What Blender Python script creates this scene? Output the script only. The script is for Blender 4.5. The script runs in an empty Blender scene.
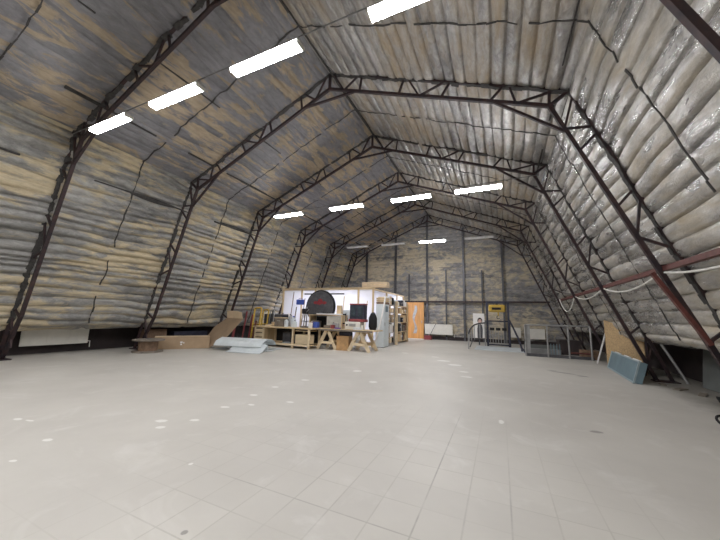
import bpy, bmesh, math, random
import numpy as np
from mathutils import Vector, Matrix
R = math.radians
rng = random.Random(7)
scn = bpy.context.scene
COL = scn.collection

# ------------------------------------------------------------------ materials
def new_mat(name):
    m = bpy.data.materials.new(name); m.use_nodes = True
    nt = m.node_tree
    return m, nt, nt.nodes['Principled BSDF']

def N(nt, t, **kw):
    n = nt.nodes.new(t)
    for k, v in kw.items():
        setattr(n, k, v)
    return n

def math_n(nt, op, a, b=None, clamp=False):
    n = N(nt, 'ShaderNodeMath', operation=op); n.use_clamp = clamp
    for i, v in enumerate((a, b)):
        if v is None: continue
        if hasattr(v, 'is_linked'): nt.links.new(v, n.inputs[i])
        else: n.inputs[i].default_value = v
    return n.outputs[0]

def mixc(nt, fac, a, b):
    n = N(nt, 'ShaderNodeMix', data_type='RGBA')
    for s, v in ((0, fac), (6, a), (7, b)):
        if hasattr(v, 'is_linked'): nt.links.new(v, n.inputs[s])
        elif s == 0: n.inputs[s].default_value = v
        else: n.inputs[s].default_value = (*v, 1)
    return n.outputs[2]

def ramp(nt, src, p0, p1, c0=(0,0,0), c1=(1,1,1)):
    n = N(nt, 'ShaderNodeValToRGB')
    n.color_ramp.elements[0].position = p0; n.color_ramp.elements[0].color = (*c0, 1)
    n.color_ramp.elements[1].position = p1; n.color_ramp.elements[1].color = (*c1, 1)
    nt.links.new(src, n.inputs[0]); return n.outputs[0]

def noise(nt, vec, scale, detail=4, rough=.6, dist=0):
    n = N(nt, 'ShaderNodeTexNoise')
    n.inputs['Scale'].default_value = scale; n.inputs['Detail'].default_value = detail
    n.inputs['Roughness'].default_value = rough; n.inputs['Distortion'].default_value = dist
    if vec is not None: nt.links.new(vec, n.inputs['Vector'])
    return n.outputs['Fac']

def mapping(nt, vec, scale, loc=(0,0,0)):
    n = N(nt, 'ShaderNodeMapping'); n.inputs['Scale'].default_value = scale
    n.inputs['Location'].default_value = loc
    nt.links.new(vec, n.inputs['Vector']); return n.outputs[0]

def bump(nt, bsdf, h, strength, dist=.02):
    n = N(nt, 'ShaderNodeBump'); n.inputs['Strength'].default_value = strength
    n.inputs['Distance'].default_value = dist
    nt.links.new(h, n.inputs['Height']); nt.links.new(n.outputs[0], bsdf.inputs['Normal'])

def plain(name, c, rough=.6, metal=0., var=.18, scale=6., stretch=(1,1,1), bmp=0., emit=None):
    m, nt, b = new_mat(name)
    tc = N(nt, 'ShaderNodeTexCoord')
    v = mapping(nt, tc.outputs['Object'], stretch)
    f = noise(nt, v, scale, 5)
    a = tuple(x * (1 - var) for x in c); d = tuple(min(1, x * (1 + var)) for x in c)
    nt.links.new(ramp(nt, f, .3, .7, a, d), b.inputs['Base Color'])
    b.inputs['Roughness'].default_value = rough; b.inputs['Metallic'].default_value = metal
    if bmp: bump(nt, b, f, bmp)
    if emit:
        b.inputs['Emission Color'].default_value = (*emit[:3], 1); b.inputs['Emission Strength'].default_value = emit[3]
    return m

def blanket_mat(name, foil, dark, tan, metal, rough, cover, sx=2.0, sy=6.0, bstr=.3, soft=.06, crk=(7, 11)):
    """foil-faced quilted insulation with the facing torn off in ragged streaks along the folds"""
    m, nt, b = new_mat(name)
    uv = N(nt, 'ShaderNodeUVMap'); uv.uv_map = 'UVMap'; u = uv.outputs[0]
    fo = N(nt, 'ShaderNodeUVMap'); fo.uv_map = 'Fold'
    sp = N(nt, 'ShaderNodeSeparateXYZ'); nt.links.new(fo.outputs[0], sp.inputs[0])
    cb = N(nt, 'ShaderNodeCombineXYZ')
    nt.links.new(math_n(nt, 'MULTIPLY', sp.outputs[0], .33), cb.inputs[0])
    nt.links.new(math_n(nt, 'MULTIPLY', math_n(nt, 'FLOOR', sp.outputs[1]), 7.31), cb.inputs[1])
    tint = noise(nt, cb.outputs[0], 1.5, 2, .5)
    big = noise(nt, mapping(nt, u, (.4, .55, 1)), 1., 3, .5)
    pat = noise(nt, mapping(nt, u, (sx, sy, 1)), 1.1, 8, .68, .5)
    s = math_n(nt, 'ADD', math_n(nt, 'MULTIPLY', big, .40), math_n(nt, 'MULTIPLY', pat, .65))
    s = math_n(nt, 'ADD', s, math_n(nt, 'MULTIPLY', tint, .25))
    c = .65 + (.5 - cover) * .35
    mask = ramp(nt, s, c - soft / 2, c + soft / 2)
    fv = noise(nt, mapping(nt, u, (2.2, 5, 1), (3, 7, 0)), 1.7, 7, .7, .6)
    fv = math_n(nt, 'ADD', math_n(nt, 'MULTIPLY', fv, .6), math_n(nt, 'MULTIPLY', tint, .4))
    fcol = ramp(nt, fv, .36, .64, dark, foil)
    tv = noise(nt, mapping(nt, u, (3, 9, 1), (1, 2, 0)), 1.5, 6, .65)
    tv = math_n(nt, 'ADD', math_n(nt, 'MULTIPLY', tv, .6), math_n(nt, 'MULTIPLY', big, .4))
    tcol = ramp(nt, tv, .34, .66, tuple(x * .55 for x in tan), tan)
    nt.links.new(mixc(nt, mask, fcol, tcol), b.inputs['Base Color'])
    mm = N(nt, 'ShaderNodeMapRange'); mm.inputs[3].default_value = metal; mm.inputs[4].default_value = 0
    nt.links.new(mask, mm.inputs[0]); nt.links.new(mm.outputs[0], b.inputs['Metallic'])
    rr = N(nt, 'ShaderNodeMapRange'); rr.inputs[3].default_value = rough; rr.inputs[4].default_value = .8
    nt.links.new(mask, rr.inputs[0]); nt.links.new(rr.outputs[0], b.inputs['Roughness'])
    c1 = noise(nt, mapping(nt, u, (crk[0], crk[1], 1)), 1.6, 6, .6, 1.6)
    c1 = math_n(nt, 'ABSOLUTE', math_n(nt, 'SUBTRACT', c1, .5))       # sharp creases
    h = math_n(nt, 'ADD', math_n(nt, 'MULTIPLY', c1, 1.6), math_n(nt, 'MULTIPLY', mask, .2))
    bump(nt, b, h, bstr, .05)
    return m

def floor_mat():
    m, nt, b = new_mat('worn_grey_floor_tiles')
    tc = N(nt, 'ShaderNodeTexCoord'); P = tc.outputs['Object']
    sep = N(nt, 'ShaderNodeSeparateXYZ'); nt.links.new(P, sep.inputs[0])
    X, Y = sep.outputs[0], sep.outputs[1]
    base = ramp(nt, noise(nt, P, .55, 6, .6, .3), .3, .7, (.475, .45, .41), (.575, .548, .50))
    tile = N(nt, 'ShaderNodeTexBrick'); tile.offset = 0; tile.squash = 1
    nt.links.new(mapping(nt, P, (1, 1, 1), (-.025, -.115, 0)), tile.inputs['Vector'])
    tile.inputs['Scale'].default_value = 1; tile.inputs['Mortar Size'].default_value = .006
    tile.inputs['Mortar Smooth'].default_value = .4
    tile.inputs['Brick Width'].default_value = .27; tile.inputs['Row Height'].default_value = .30
    tile.inputs['Color1'].default_value = (.92, .92, .92, 1); tile.inputs['Color2'].default_value = (1.04, 1.04, 1.04, 1)
    tile.inputs['Mortar'].default_value = (.70, .69, .66, 1)
    # joints show where the dust film is thin, mostly round (3.2, 2)
    dx = math_n(nt, 'MULTIPLY', math_n(nt, 'SUBTRACT', X, 3.0), .42)
    dy = math_n(nt, 'MULTIPLY', math_n(nt, 'SUBTRACT', Y, 1.6), .30)
    r2 = math_n(nt, 'ADD', math_n(nt, 'MULTIPLY', dx, dx), math_n(nt, 'MULTIPLY', dy, dy))
    vis = math_n(nt, 'MULTIPLY', math_n(nt, 'SUBTRACT', 1.1, r2, True), ramp(nt, noise(nt, P, 1.1, 3), .3, .62), True)
    vis = math_n(nt, 'ADD', math_n(nt, 'MULTIPLY', vis, .55), .03, True)
    mul = N(nt, 'ShaderNodeMix', data_type='RGBA', blend_type='MULTIPLY')
    nt.links.new(vis, mul.inputs[0]); nt.links.new(base, mul.inputs[6]); nt.links.new(tile.outputs[0], mul.inputs[7])
    col = mul.outputs[2]
    # a few open joints stand out as dark lines
    jn = ramp(nt, noise(nt, P, 2.3, 4, .7), .36, .6)
    for (ax_, c_, lo, hi, st) in ((X, 3.265, 1.2, 4.6, .55), (X, 3.805, 1.2, 3.4, .4), (X, 3.535, 1.2, 2.9, .3), (Y, 1.915, 1.6, 3.4, .4), (X, 2.725, 1.2, 3.0, .25), (X, 2.455, 1.2, 3.3, .22)):
        ot = Y if ax_ is X else X
        line = math_n(nt, 'SUBTRACT', 1.0, math_n(nt, 'DIVIDE', math_n(nt, 'ABSOLUTE', math_n(nt, 'SUBTRACT', ax_, c_)), .009), True)
        mid = (lo + hi) / 2; hw = (hi - lo) / 2
        win = math_n(nt, 'MULTIPLY', math_n(nt, 'SUBTRACT', 1.0, math_n(nt, 'DIVIDE', math_n(nt, 'ABSOLUTE', math_n(nt, 'SUBTRACT', ot, mid)), hw), True), 2.5, True)
        col = mixc(nt, math_n(nt, 'MULTIPLY', math_n(nt, 'MULTIPLY', math_n(nt, 'MULTIPLY', line, win), jn), st), col, (.17, .16, .145))
    wob = noise(nt, P, 13, 4, .75)
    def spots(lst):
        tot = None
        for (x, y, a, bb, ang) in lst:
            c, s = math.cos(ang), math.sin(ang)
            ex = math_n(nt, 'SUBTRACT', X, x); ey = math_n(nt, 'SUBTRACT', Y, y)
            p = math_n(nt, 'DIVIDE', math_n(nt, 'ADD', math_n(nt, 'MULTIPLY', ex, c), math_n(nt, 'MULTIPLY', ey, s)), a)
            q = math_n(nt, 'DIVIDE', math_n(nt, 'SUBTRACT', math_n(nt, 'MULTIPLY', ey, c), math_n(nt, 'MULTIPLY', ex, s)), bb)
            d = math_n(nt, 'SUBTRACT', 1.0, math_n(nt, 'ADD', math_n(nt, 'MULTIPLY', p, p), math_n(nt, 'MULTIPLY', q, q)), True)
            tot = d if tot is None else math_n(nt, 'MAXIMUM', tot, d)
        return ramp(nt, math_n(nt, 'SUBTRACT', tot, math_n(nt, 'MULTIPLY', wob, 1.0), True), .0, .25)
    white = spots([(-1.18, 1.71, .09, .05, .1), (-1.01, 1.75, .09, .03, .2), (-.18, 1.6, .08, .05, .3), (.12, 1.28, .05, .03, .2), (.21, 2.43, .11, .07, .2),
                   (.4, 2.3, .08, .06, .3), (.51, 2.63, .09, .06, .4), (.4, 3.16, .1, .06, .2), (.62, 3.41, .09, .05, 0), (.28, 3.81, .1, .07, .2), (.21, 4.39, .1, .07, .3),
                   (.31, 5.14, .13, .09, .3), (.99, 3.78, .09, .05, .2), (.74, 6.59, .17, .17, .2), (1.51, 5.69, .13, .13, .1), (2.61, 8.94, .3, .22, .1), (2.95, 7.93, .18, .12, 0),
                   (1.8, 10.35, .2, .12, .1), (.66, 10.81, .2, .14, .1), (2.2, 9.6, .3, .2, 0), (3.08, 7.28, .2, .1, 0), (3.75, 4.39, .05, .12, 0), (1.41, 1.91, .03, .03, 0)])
    pale = ramp(nt, noise(nt, P, 1.7, 5, .65, .8), .55, .75)
    col = mixc(nt, math_n(nt, 'MULTIPLY', pale, .35), col, (.74, .72, .69))
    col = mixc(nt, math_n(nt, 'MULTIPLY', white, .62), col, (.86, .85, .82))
    dark = spots([(5.15, 9.25, .5, .12, -.5), (5.5, 8.95, .2, .12, -.4), (4.95, 9.5, .2, .08, 0), (4.75, 4.57, .11, .07, .3), (2.1, 1.36, .03, .03, 0)])
    col = mixc(nt, math_n(nt, 'MULTIPLY', dark, .62), col, (.13, .12, .11))
    # dirt gathered along the right-hand edge
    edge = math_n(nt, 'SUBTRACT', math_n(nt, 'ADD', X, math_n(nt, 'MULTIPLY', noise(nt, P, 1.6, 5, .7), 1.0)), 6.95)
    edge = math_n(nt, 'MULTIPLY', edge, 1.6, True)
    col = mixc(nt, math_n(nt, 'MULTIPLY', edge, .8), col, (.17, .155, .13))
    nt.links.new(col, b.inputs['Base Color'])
    rg = N(nt, 'ShaderNodeMapRange'); rg.inputs[3].default_value = .38; rg.inputs[4].default_value = .62
    nt.links.new(noise(nt, P, 1.4, 5), rg.inputs[0]); nt.links.new(rg.outputs[0], b.inputs['Roughness'])
    bump(nt, b, noise(nt, P, 5, 4), .05, .01)
    return m

M = {}
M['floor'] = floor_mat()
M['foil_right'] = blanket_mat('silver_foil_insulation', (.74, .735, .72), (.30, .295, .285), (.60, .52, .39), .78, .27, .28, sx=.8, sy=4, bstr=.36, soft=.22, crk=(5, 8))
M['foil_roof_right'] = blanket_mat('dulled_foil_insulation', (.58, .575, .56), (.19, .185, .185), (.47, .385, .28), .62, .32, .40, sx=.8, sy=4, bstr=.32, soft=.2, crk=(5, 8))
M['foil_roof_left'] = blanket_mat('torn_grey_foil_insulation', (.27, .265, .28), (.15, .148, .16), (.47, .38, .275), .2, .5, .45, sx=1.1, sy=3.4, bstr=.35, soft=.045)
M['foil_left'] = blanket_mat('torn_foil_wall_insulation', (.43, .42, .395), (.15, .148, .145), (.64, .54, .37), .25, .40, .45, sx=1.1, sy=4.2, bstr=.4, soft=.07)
M['foil_end'] = blanket_mat('patchy_end_wall_insulation', (.38, .372, .37), (.135, .132, .135), (.64, .555, .41), .2, .45, .46, sx=2.3, sy=3.6, bstr=.6, soft=.10)
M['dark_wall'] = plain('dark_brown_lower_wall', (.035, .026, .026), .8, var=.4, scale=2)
M['blind_wall'] = plain('grey_plaster', (.35, .34, .32), .85)
M['rust'] = plain('rust_brown_steel', (.05, .03, .03), .55, .2, .5, 7, bmp=.15)
for e_, c_ in zip([n for n in M['rust'].node_tree.nodes if n.type == 'VALTORGB'][0].color_ramp.elements, ((.014, .013, .02, 1), (.06, .030, .028, 1))): e_.color = c_
M['rust_red'] = plain('red_oxide_painted_steel', (.12, .036, .030), .5, .15, .35, 9, bmp=.1)
M['black'] = plain('torn_black_tape', (.045, .042, .04), .8, var=.5, scale=14)
M['lamp_body'] = plain('grey_lamp_housing', (.45, .45, .45), .4, .2)
M['lit'] = plain('lit_diffuser', (.9, .9, .9), .4, emit=(.98, .98, 1.0, 62))
M['lit_bright'] = plain('bright_lit_diffuser', (.9, .9, .9), .4, emit=(.98, .98, 1.0, 80))
M['lit_brightest'] = plain('very_bright_lit_diffuser', (.9, .9, .9), .4, emit=(.98, .98, 1.0, 190))
M['unlit'] = plain('unlit_diffuser', (.72, .72, .72), .35)
M['wire'] = plain('grey_steel_wire', (.18, .18, .18), .5, .5)
M['white_cable'] = plain('white_cable_sheath', (.75, .74, .70), .45)
M['white'] = plain('cream_white_enamel', (.74, .72, .66), .45, var=.05)
M['pine'] = plain('pale_pine', (.62, .47, .28), .6, var=.25, scale=5, stretch=(1, 1, .25))
M['pine_light'] = plain('fresh_planed_pine', (.76, .62, .42), .6, var=.18, scale=5, stretch=(.3, 1, 1))
M['ply'] = plain('orange_brown_plywood', (.52, .31, .14), .6, var=.18, scale=8)
M['osb'] = plain('strand_board', (.46, .32, .17), .7, var=.35, scale=26, bmp=.2)
M['cardboard'] = plain('brown_cardboard', (.40, .285, .18), .75, var=.12, scale=3)
M['cardboard_light'] = plain('pale_cardboard', (.55, .42, .28), .75, var=.12, scale=3)
M['foilsheet'] = plain('pale_blue_grey_sheet', (.68, .73, .75), .3, .1, .12, 3, bmp=.15)
M['bluegrey'] = plain('blue_grey_enamel', (.17, .25, .29), .45, .1, .12, 3)
M['bluegrey_light'] = plain('light_blue_grey_edge', (.36, .44, .47), .4, .1, .1)
M['wood_grey'] = plain('weathered_grey_wood', (.20, .17, .14), .75, var=.3, scale=6)
M['core'] = plain('brown_drum_wood', (.22, .14, .09), .75, var=.3, scale=8)
M['blackmatte'] = plain('black_matte', (.009, .008, .010), .75, var=.4)
M['darkblue'] = plain('dark_navy_steel', (.03, .032, .055), .5, .2, .3)
M['redmark'] = plain('dull_red_paint', (.30, .02, .03), .5)
M['red'] = plain('faded_red', (.24, .045, .05), .55)
M['yellow'] = plain('yellow_paint', (.52, .34, .05), .45, var=.2)
M['steel'] = plain('bare_grey_steel', (.38, .38, .38), .4, .6, .2)
M['steel_dark'] = plain('dark_grey_steel', (.10, .10, .11), .5, .4, .3)
M['plate'] = plain('blue_grey_floor_plate', (.58, .62, .64), .45, .1, .12)
M['sheet_grey'] = plain('grey_green_board', (.13, .14, .135), .7, var=.15, scale=3)
M['oak'] = plain('orange_oak_veneer', (.62, .30, .085), .42, var=.2, scale=9, stretch=(1, 1, .12))
M['glass_grey'] = plain('grey_obscured_glass', (.42, .43, .45), .2, .0, .3, 12)
M['sheet_pale'] = plain('pale_grey_board', (.52, .50, .45), .7)
M['sheet_mid'] = plain('mid_grey_board', (.22, .22, .22), .6)
M['lit_inside'] = plain('lit_workshop_diffuser', (.9, .9, .9), .4, emit=(.90, .91, 1.0, 120))
M['cardboard_dark'] = plain('dark_brown_cardboard', (.30, .215, .14), .8, var=.12, scale=3)
M['dark_glass'] = plain('dark_blue_glass', (.045, .06, .075), .15, var=.3)
M['skin'] = plain('printed_face_tone', (.62, .42, .35), .6)
M['hair'] = plain('printed_black', (.02, .02, .022), .6)
M['suit'] = plain('printed_charcoal', (.09, .09, .10), .6)
M['paper'] = plain('white_printed_board', (.82, .80, .78), .5, var=.04)
M['violet'] = plain('violet_plastic', (.13, .05, .30), .5)
M['bluetool'] = plain('blue_plastic', (.05, .10, .42), .45)
M['clear'] = plain('milky_plastic', (.60, .64, .68), .35)
M['palebluewhite'] = plain('pale_blue_white_paint', (.66, .71, .73), .4, var=.05)
m, nt, b = new_mat('white_polythene_sheeting')
tr = N(nt, 'ShaderNodeBsdfTranslucent'); tr.inputs[0].default_value = (.85, .85, .92, 1)
mx = N(nt, 'ShaderNodeMixShader'); mx.inputs[0].default_value = .45
b.inputs['Base Color'].default_value = (.86, .86, .90, 1); b.inputs['Roughness'].default_value = .3
tcs = N(nt, 'ShaderNodeTexCoord'); bump(nt, b, noise(nt, tcs.outputs['Object'], 2.5, 5, .6, .5), .3, .05)
nt.links.new(b.outputs[0], mx.inputs[1]); nt.links.new(tr.outputs[0], mx.inputs[2])
nt.links.new(mx.outputs[0], nt.nodes['Material Output'].inputs[0])
M['poly'] = m

# ------------------------------------------------------------------ mesh helpers
class B:
    def __init__(s): s.v = []; s.f = []; s.uv = None; s.smooth = False
    def add(s, vs, fs):
        o = len(s.v); s.v += [tuple(v) for v in vs]; s.f += [tuple(i + o for i in f) for f in fs]; return s
    def box(s, c, d, rot=None, bev=0.0):
        hx, hy, hz = (x / 2 for x in d)
        bm = bmesh.new(); bmesh.ops.create_cube(bm, size=1)
        bmesh.ops.scale(bm, vec=d, verts=bm.verts)
        if bev > 0:
            bmesh.ops.bevel(bm, geom=bm.edges[:], offset=min(bev, min(d) * .45), segments=2, affect='EDGES', profile=.5)
        if rot is not None:
            bmesh.ops.transform(bm, matrix=rot.to_4x4() if hasattr(rot, 'to_4x4') else rot, verts=bm.verts)
        bm.verts.index_update()
        s.add([v.co + Vector(c) for v in bm.verts], [[v.index for v in f.verts] for f in bm.faces]); bm.free(); return s
    def bar(s, a, b, w, h=None, up=(0, 1, 0)):
        a = Vector(a); b = Vector(b); h = h or w
        t = (b - a).normalized(); u = Vector(up); u = (u - t * u.dot(t))
        if u.length < 1e-4: u = Vector((1, 0, 0)); u = u - t * u.dot(t)
        u.normalize(); n = t.cross(u)
        vs = []
        for p in (a, b):
            for i, j in ((-1, -1), (1, -1), (1, 1), (-1, 1)): vs.append(p + u * (w / 2 * i) + n * (h / 2 * j))
        return s.add(vs, [(3, 2, 1, 0), (4, 5, 6, 7), (0, 1, 5, 4), (1, 2, 6, 5), (2, 3, 7, 6), (3, 0, 4, 7)])
    def tube(s, pts, r, n=8):
        pts = [Vector(p) for p in pts]; rings = []
        pu = None
        for i, p in enumerate(pts):
            t = (pts[min(i + 1, len(pts) - 1)] - pts[max(i - 1, 0)]).normalized()
            u = pu if pu is not None else (Vector((0, 0, 1)) if abs(t.z) < .9 else Vector((1, 0, 0)))
            u = (u - t * u.dot(t)).normalized(); pu = u; w = t.cross(u)
            rr = r[i] if isinstance(r, (list, tuple)) else r
            rings.append([p + u * (rr * math.cos(2 * math.pi * k / n)) + w * (rr * math.sin(2 * math.pi * k / n)) for k in range(n)])
        vs = [v for q in rings for v in q]; fs = []
        for i in range(len(pts) - 1):
            for k in range(n):
                fs.append((i * n + k, i * n + (k + 1) % n, (i + 1) * n + (k + 1) % n, (i + 1) * n + k))
        fs.append(tuple(range(n - 1, -1, -1))); fs.append(tuple((len(pts) - 1) * n + k for k in range(n)))
        return s.add(vs, fs)
    def lathe(s, prof, c=(0, 0, 0), n=28, rot=None):
        vs = []; fs = []; m = len(prof)
        for k in range(n):
            a = 2 * math.pi * k / n
            for r, z in prof: vs.append(Vector((r * math.cos(a), r * math.sin(a), z)))
        for k in range(n):
            for i in range(m - 1):
                fs.append((k * m + i, ((k + 1) % n) * m + i, ((k + 1) % n) * m + i + 1, k * m + i + 1))
        fs.append(tuple(k * m for k in range(n - 1, -1, -1))); fs.append(tuple(k * m + m - 1 for k in range(n)))
        if rot is not None: vs = [rot @ v for v in vs]
        return s.add([v + Vector(c) for v in vs], fs)
    def prism(s, poly, d, c=(0, 0, 0)):
        """polygon in x-z extruded along +y by d"""
        n = len(poly)
        vs = [Vector((x, 0, z)) + Vector(c) for x, z in poly] + [Vector((x, d, z)) + Vector(c) for x, z in poly]
        fs = [tuple(range(n)), tuple(range(2 * n - 1, n - 1, -1))]
        for i in range(n): fs.append((i, i + n, (i + 1) % n + n, (i + 1) % n))
        return s.add(vs, fs)
    def build(s, name, mat, parent=None, loc=(0, 0, 0), smooth=None):
        me = bpy.data.meshes.new(name); me.from_pydata([tuple(v) for v in s.v], [], s.f); me.update()
        bm = bmesh.new(); bm.from_mesh(me); bmesh.ops.recalc_face_normals(bm, faces=bm.faces); bm.to_mesh(me); bm.free()
        me.materials.append(mat)
        if smooth:
            me.polygons.foreach_set('use_smooth', [True] * len(me.polygons))
            try: me.set_sharp_from_angle(angle=R(40))
            except Exception: pass
        o = bpy.data.objects.new(name, me); COL.objects.link(o); o.location = loc
        if parent is not None: o.parent = parent
        return o

def tag(o, label, cat, group=None):
    o['label'] = label; o['category'] = cat
    if group: o['group'] = group
    return o
def thing(name, label, cat, loc=(0, 0, 0), rotz=0, group=None):
    o = bpy.data.objects.new(name, None); COL.objects.link(o); o.location = loc
    o.rotation_euler = (0, 0, rotz); o.empty_display_size = .2
    return tag(o, label, cat, group)
def struct(o): o['kind'] = 'structure'; return o
def copy_tree(root, loc, label, rotz=None):
    c = root.copy(); COL.objects.link(c); c.location = loc; c['label'] = label
    if rotz is not None: c.rotation_euler = (0, 0, rotz)
    for ch in list(root.children):
        d = ch.copy(); COL.objects.link(d); d.parent = c
        for g in list(ch.children):
            e = g.copy(); COL.objects.link(e); e.parent = d
    return c
def rotm(axis, deg): return Matrix.Rotation(R(deg), 3, axis)

# ------------------------------------------------------------------ hall geometry (metres)
YF, YB = -6.0, 18.97                # ends of the hall
RX = -.112                           # ridge
O = dict(R=(RX, 7.659), KR=(5.118, 5.515), KL=(-5.232, 5.427), FR=(7.193, 0.), FL=(-7.094, 0.))
I = dict(R=(RX, 7.201), KR=(4.782, 5.294), KL=(-4.909, 5.126), FR=(6.923, 0.), FL=(-6.608, 0.))

fl = B(); fl.box((.1, 6.5, -.1), (15.8, 25.4, .2))
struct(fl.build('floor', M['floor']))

# value noise
def vnoise(x, y, seed):
    xi = np.floor(x).astype(np.int64); yi = np.floor(y).astype(np.int64); fx = x - xi; fy = y - yi
    def h(a, b):
        n = (a * 374761393 + b * 668265263 + seed * 1442695041) & 0xffffffff
        n = ((n ^ (n >> 13)) * 1274126177) & 0xffffffff
        return ((n ^ (n >> 16)) & 0xffff) / 65535.0
    fx = fx * fx * (3 - 2 * fx); fy = fy * fy * (3 - 2 * fy)
    return (h(xi, yi) * (1 - fx) + h(xi + 1, yi) * fx) * (1 - fy) + (h(xi, yi + 1) * (1 - fx) + h(xi + 1, yi + 1) * fx) * fy

def grid_mesh(name, Pt, UV, mat, mask=None, FO=None):
    ns, ny = Pt.shape[:2]
    idx = np.arange(ns * ny).reshape(ns, ny)
    q = np.stack([idx[:-1, :-1], idx[1:, :-1], idx[1:, 1:], idx[:-1, 1:]], -1)
    if mask is not None: q = q[mask]
    q = q.reshape(-1, 4)
    me = bpy.data.meshes.new(name)
    me.from_pydata(Pt.reshape(-1, 3).tolist(), [], q.tolist())
    uvl = me.uv_layers.new(name='UVMap')
    uvl.data.foreach_set('uv', UV.reshape(-1, 2)[q.reshape(-1)].astype(np.float32).ravel())
    uf = me.uv_layers.new(name='Fold')
    uf.data.foreach_set('uv', FO.reshape(-1, 2)[q.reshape(-1)].astype(np.float32).ravel())
    me.polygons.foreach_set('use_smooth', [True] * len(me.polygons))
    me.materials.append(mat); me.update()
    o = bpy.data.objects.new(name, me); COL.objects.link(o); return o

def blanket(name, path, inward, mat, seed, lam=.265, amp=.06, y0=YF, y1=YB, uoff=0., rough=1.0, ds=.02, ex=.45, gap=0., wp=1., irr=0.):
    path = [np.array(p, float) for p in path]
    L = np.array([0] + [np.linalg.norm(b - a) for a, b in zip(path, path[1:])]).cumsum()
    s = np.arange(0, L[-1] + 1e-6, ds)
    y = np.arange(y0, y1 + 1e-6, .1)
    x_ = np.interp(s, L, [p[0] for p in path]); z_ = np.interp(s, L, [p[1] for p in path])
    tx = np.gradient(x_, s); tz = np.gradient(z_, s); n = np.stack([tz, -tx], 1)
    n /= np.linalg.norm(n, axis=1)[:, None]
    # smooth the normals across bends
    for _ in range(6): n[1:-1] = (n[:-2] + n[1:-1] + n[2:]) / 3
    n /= np.linalg.norm(n, axis=1)[:, None]
    if (n @ np.array(inward)).mean() < 0: n = -n
    S, Yg = np.meshgrid(s, y, indexing='ij')
    warp = wp * ((vnoise(Yg * .45, S * .5, seed) - .5) * .16 + (vnoise(Yg * 1.3, S * 1.6, seed + 1) - .5) * .06)
    ph = (S + warp) / lam + irr * (vnoise(S * 2.3, Yg * .12, seed + 12) - .5) * 2.2
    k = np.floor(ph)
    fr = ph - k
    prof = np.abs(np.sin(np.pi * fr)) ** ex
    A = amp * (.55 - .35 * irr + (.8 + .7 * irr) * vnoise(Yg * .6, k * 1.7 + .5, seed + 2))
    dseam = np.abs(((Yg - .196) % 1.5 + .75) % 1.5 - .75)
    A = A * (1 - .75 * np.exp(-(dseam / .07) ** 2))
    G = gap * np.exp(-(np.minimum(fr, 1 - fr) / .055) ** 2) * (.3 + vnoise(Yg * .5, np.round(ph) * 2.3, seed + 8))
    sag = (vnoise(Yg * 2.2, k * 3.1 + 9.5, seed + 9) - .5) * .03
    d = A * prof + sag * prof - G + rough * ((vnoise(Yg * .8, S * 1.3, seed + 3) - .5) * .05 + (vnoise(Yg * 4, S * 5, seed + 4) - .5) * .012 * (.4 + 1.2 * vnoise(Yg * .4, S * .4, seed + 6)))
    Pt = np.stack([x_[:, None] + n[:, 0:1] * d, Yg, z_[:, None] + n[:, 1:2] * d], -1)
    UV = np.stack([Yg + uoff, S + uoff], -1)
    return struct(grid_mesh(name, Pt, UV, mat, None, np.stack([Yg + uoff, ph], -1)))

def lerp(a, b, t): return (a[0] + (b[0] - a[0]) * t, a[1] + (b[1] - a[1]) * t)
zL, zR_ = .86, .98
pl = lerp(O['FL'], O['KL'], zL / O['KL'][1]); pr = lerp(O['FR'], O['KR'], zR_ / O['KR'][1])
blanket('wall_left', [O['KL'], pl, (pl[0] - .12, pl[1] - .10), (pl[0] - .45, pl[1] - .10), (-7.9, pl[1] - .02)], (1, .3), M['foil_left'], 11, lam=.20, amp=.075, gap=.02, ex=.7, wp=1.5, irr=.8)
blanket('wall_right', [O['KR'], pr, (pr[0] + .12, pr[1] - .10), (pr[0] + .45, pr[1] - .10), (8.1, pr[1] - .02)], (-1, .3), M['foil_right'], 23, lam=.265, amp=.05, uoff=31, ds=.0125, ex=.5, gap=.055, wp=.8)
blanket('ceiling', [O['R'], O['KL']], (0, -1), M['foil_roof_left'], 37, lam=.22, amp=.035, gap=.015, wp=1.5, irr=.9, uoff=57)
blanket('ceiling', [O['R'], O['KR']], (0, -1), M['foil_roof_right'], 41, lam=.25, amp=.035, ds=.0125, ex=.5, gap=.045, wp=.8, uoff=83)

# end wall
gx = np.arange(-8.2, 8.2 + 1e-6, .1); gz = np.arange(0, 7.75, .026)
Z, X = np.meshgrid(gz, gx, indexing='ij')
lam = .23
ph = (Z + (vnoise(X * .5, Z * .6, 91) - .5) * .2) / lam; fr = ph - np.floor(ph)
Yd = (.03 * np.abs(np.sin(np.pi * fr)) ** .6 * (.4 + vnoise(X * .7, np.floor(ph) * 1.3, 92)) + (vnoise(X * 1.5, Z * 2, 93) - .5) * .06)
Pt = np.stack([X, YB - Yd, Z], -1)
cx = (X[:-1, :-1] + X[1:, 1:]) / 2; cz = (Z[:-1, :-1] + Z[1:, 1:]) / 2
mask = np.ones(cx.shape, bool)
struct(grid_mesh('wall_back', Pt, np.stack([X + 120, Z + 9], -1), M['foil_end'], mask, np.stack([X, ph], -1)))
fw = B(); fw.box((0, YF - .05, 3.9), (16, .1, 8)); struct(fw.build('wall_front', M['blind_wall']))
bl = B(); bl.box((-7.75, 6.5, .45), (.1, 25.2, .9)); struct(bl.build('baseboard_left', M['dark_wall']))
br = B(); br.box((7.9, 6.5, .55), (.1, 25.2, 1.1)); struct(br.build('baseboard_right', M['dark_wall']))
bb = B(); bb.box((0, YB - .12, .1), (14.6, .05, .2)); struct(bb.build('baseboard_back', M['dark_wall']))

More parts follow.
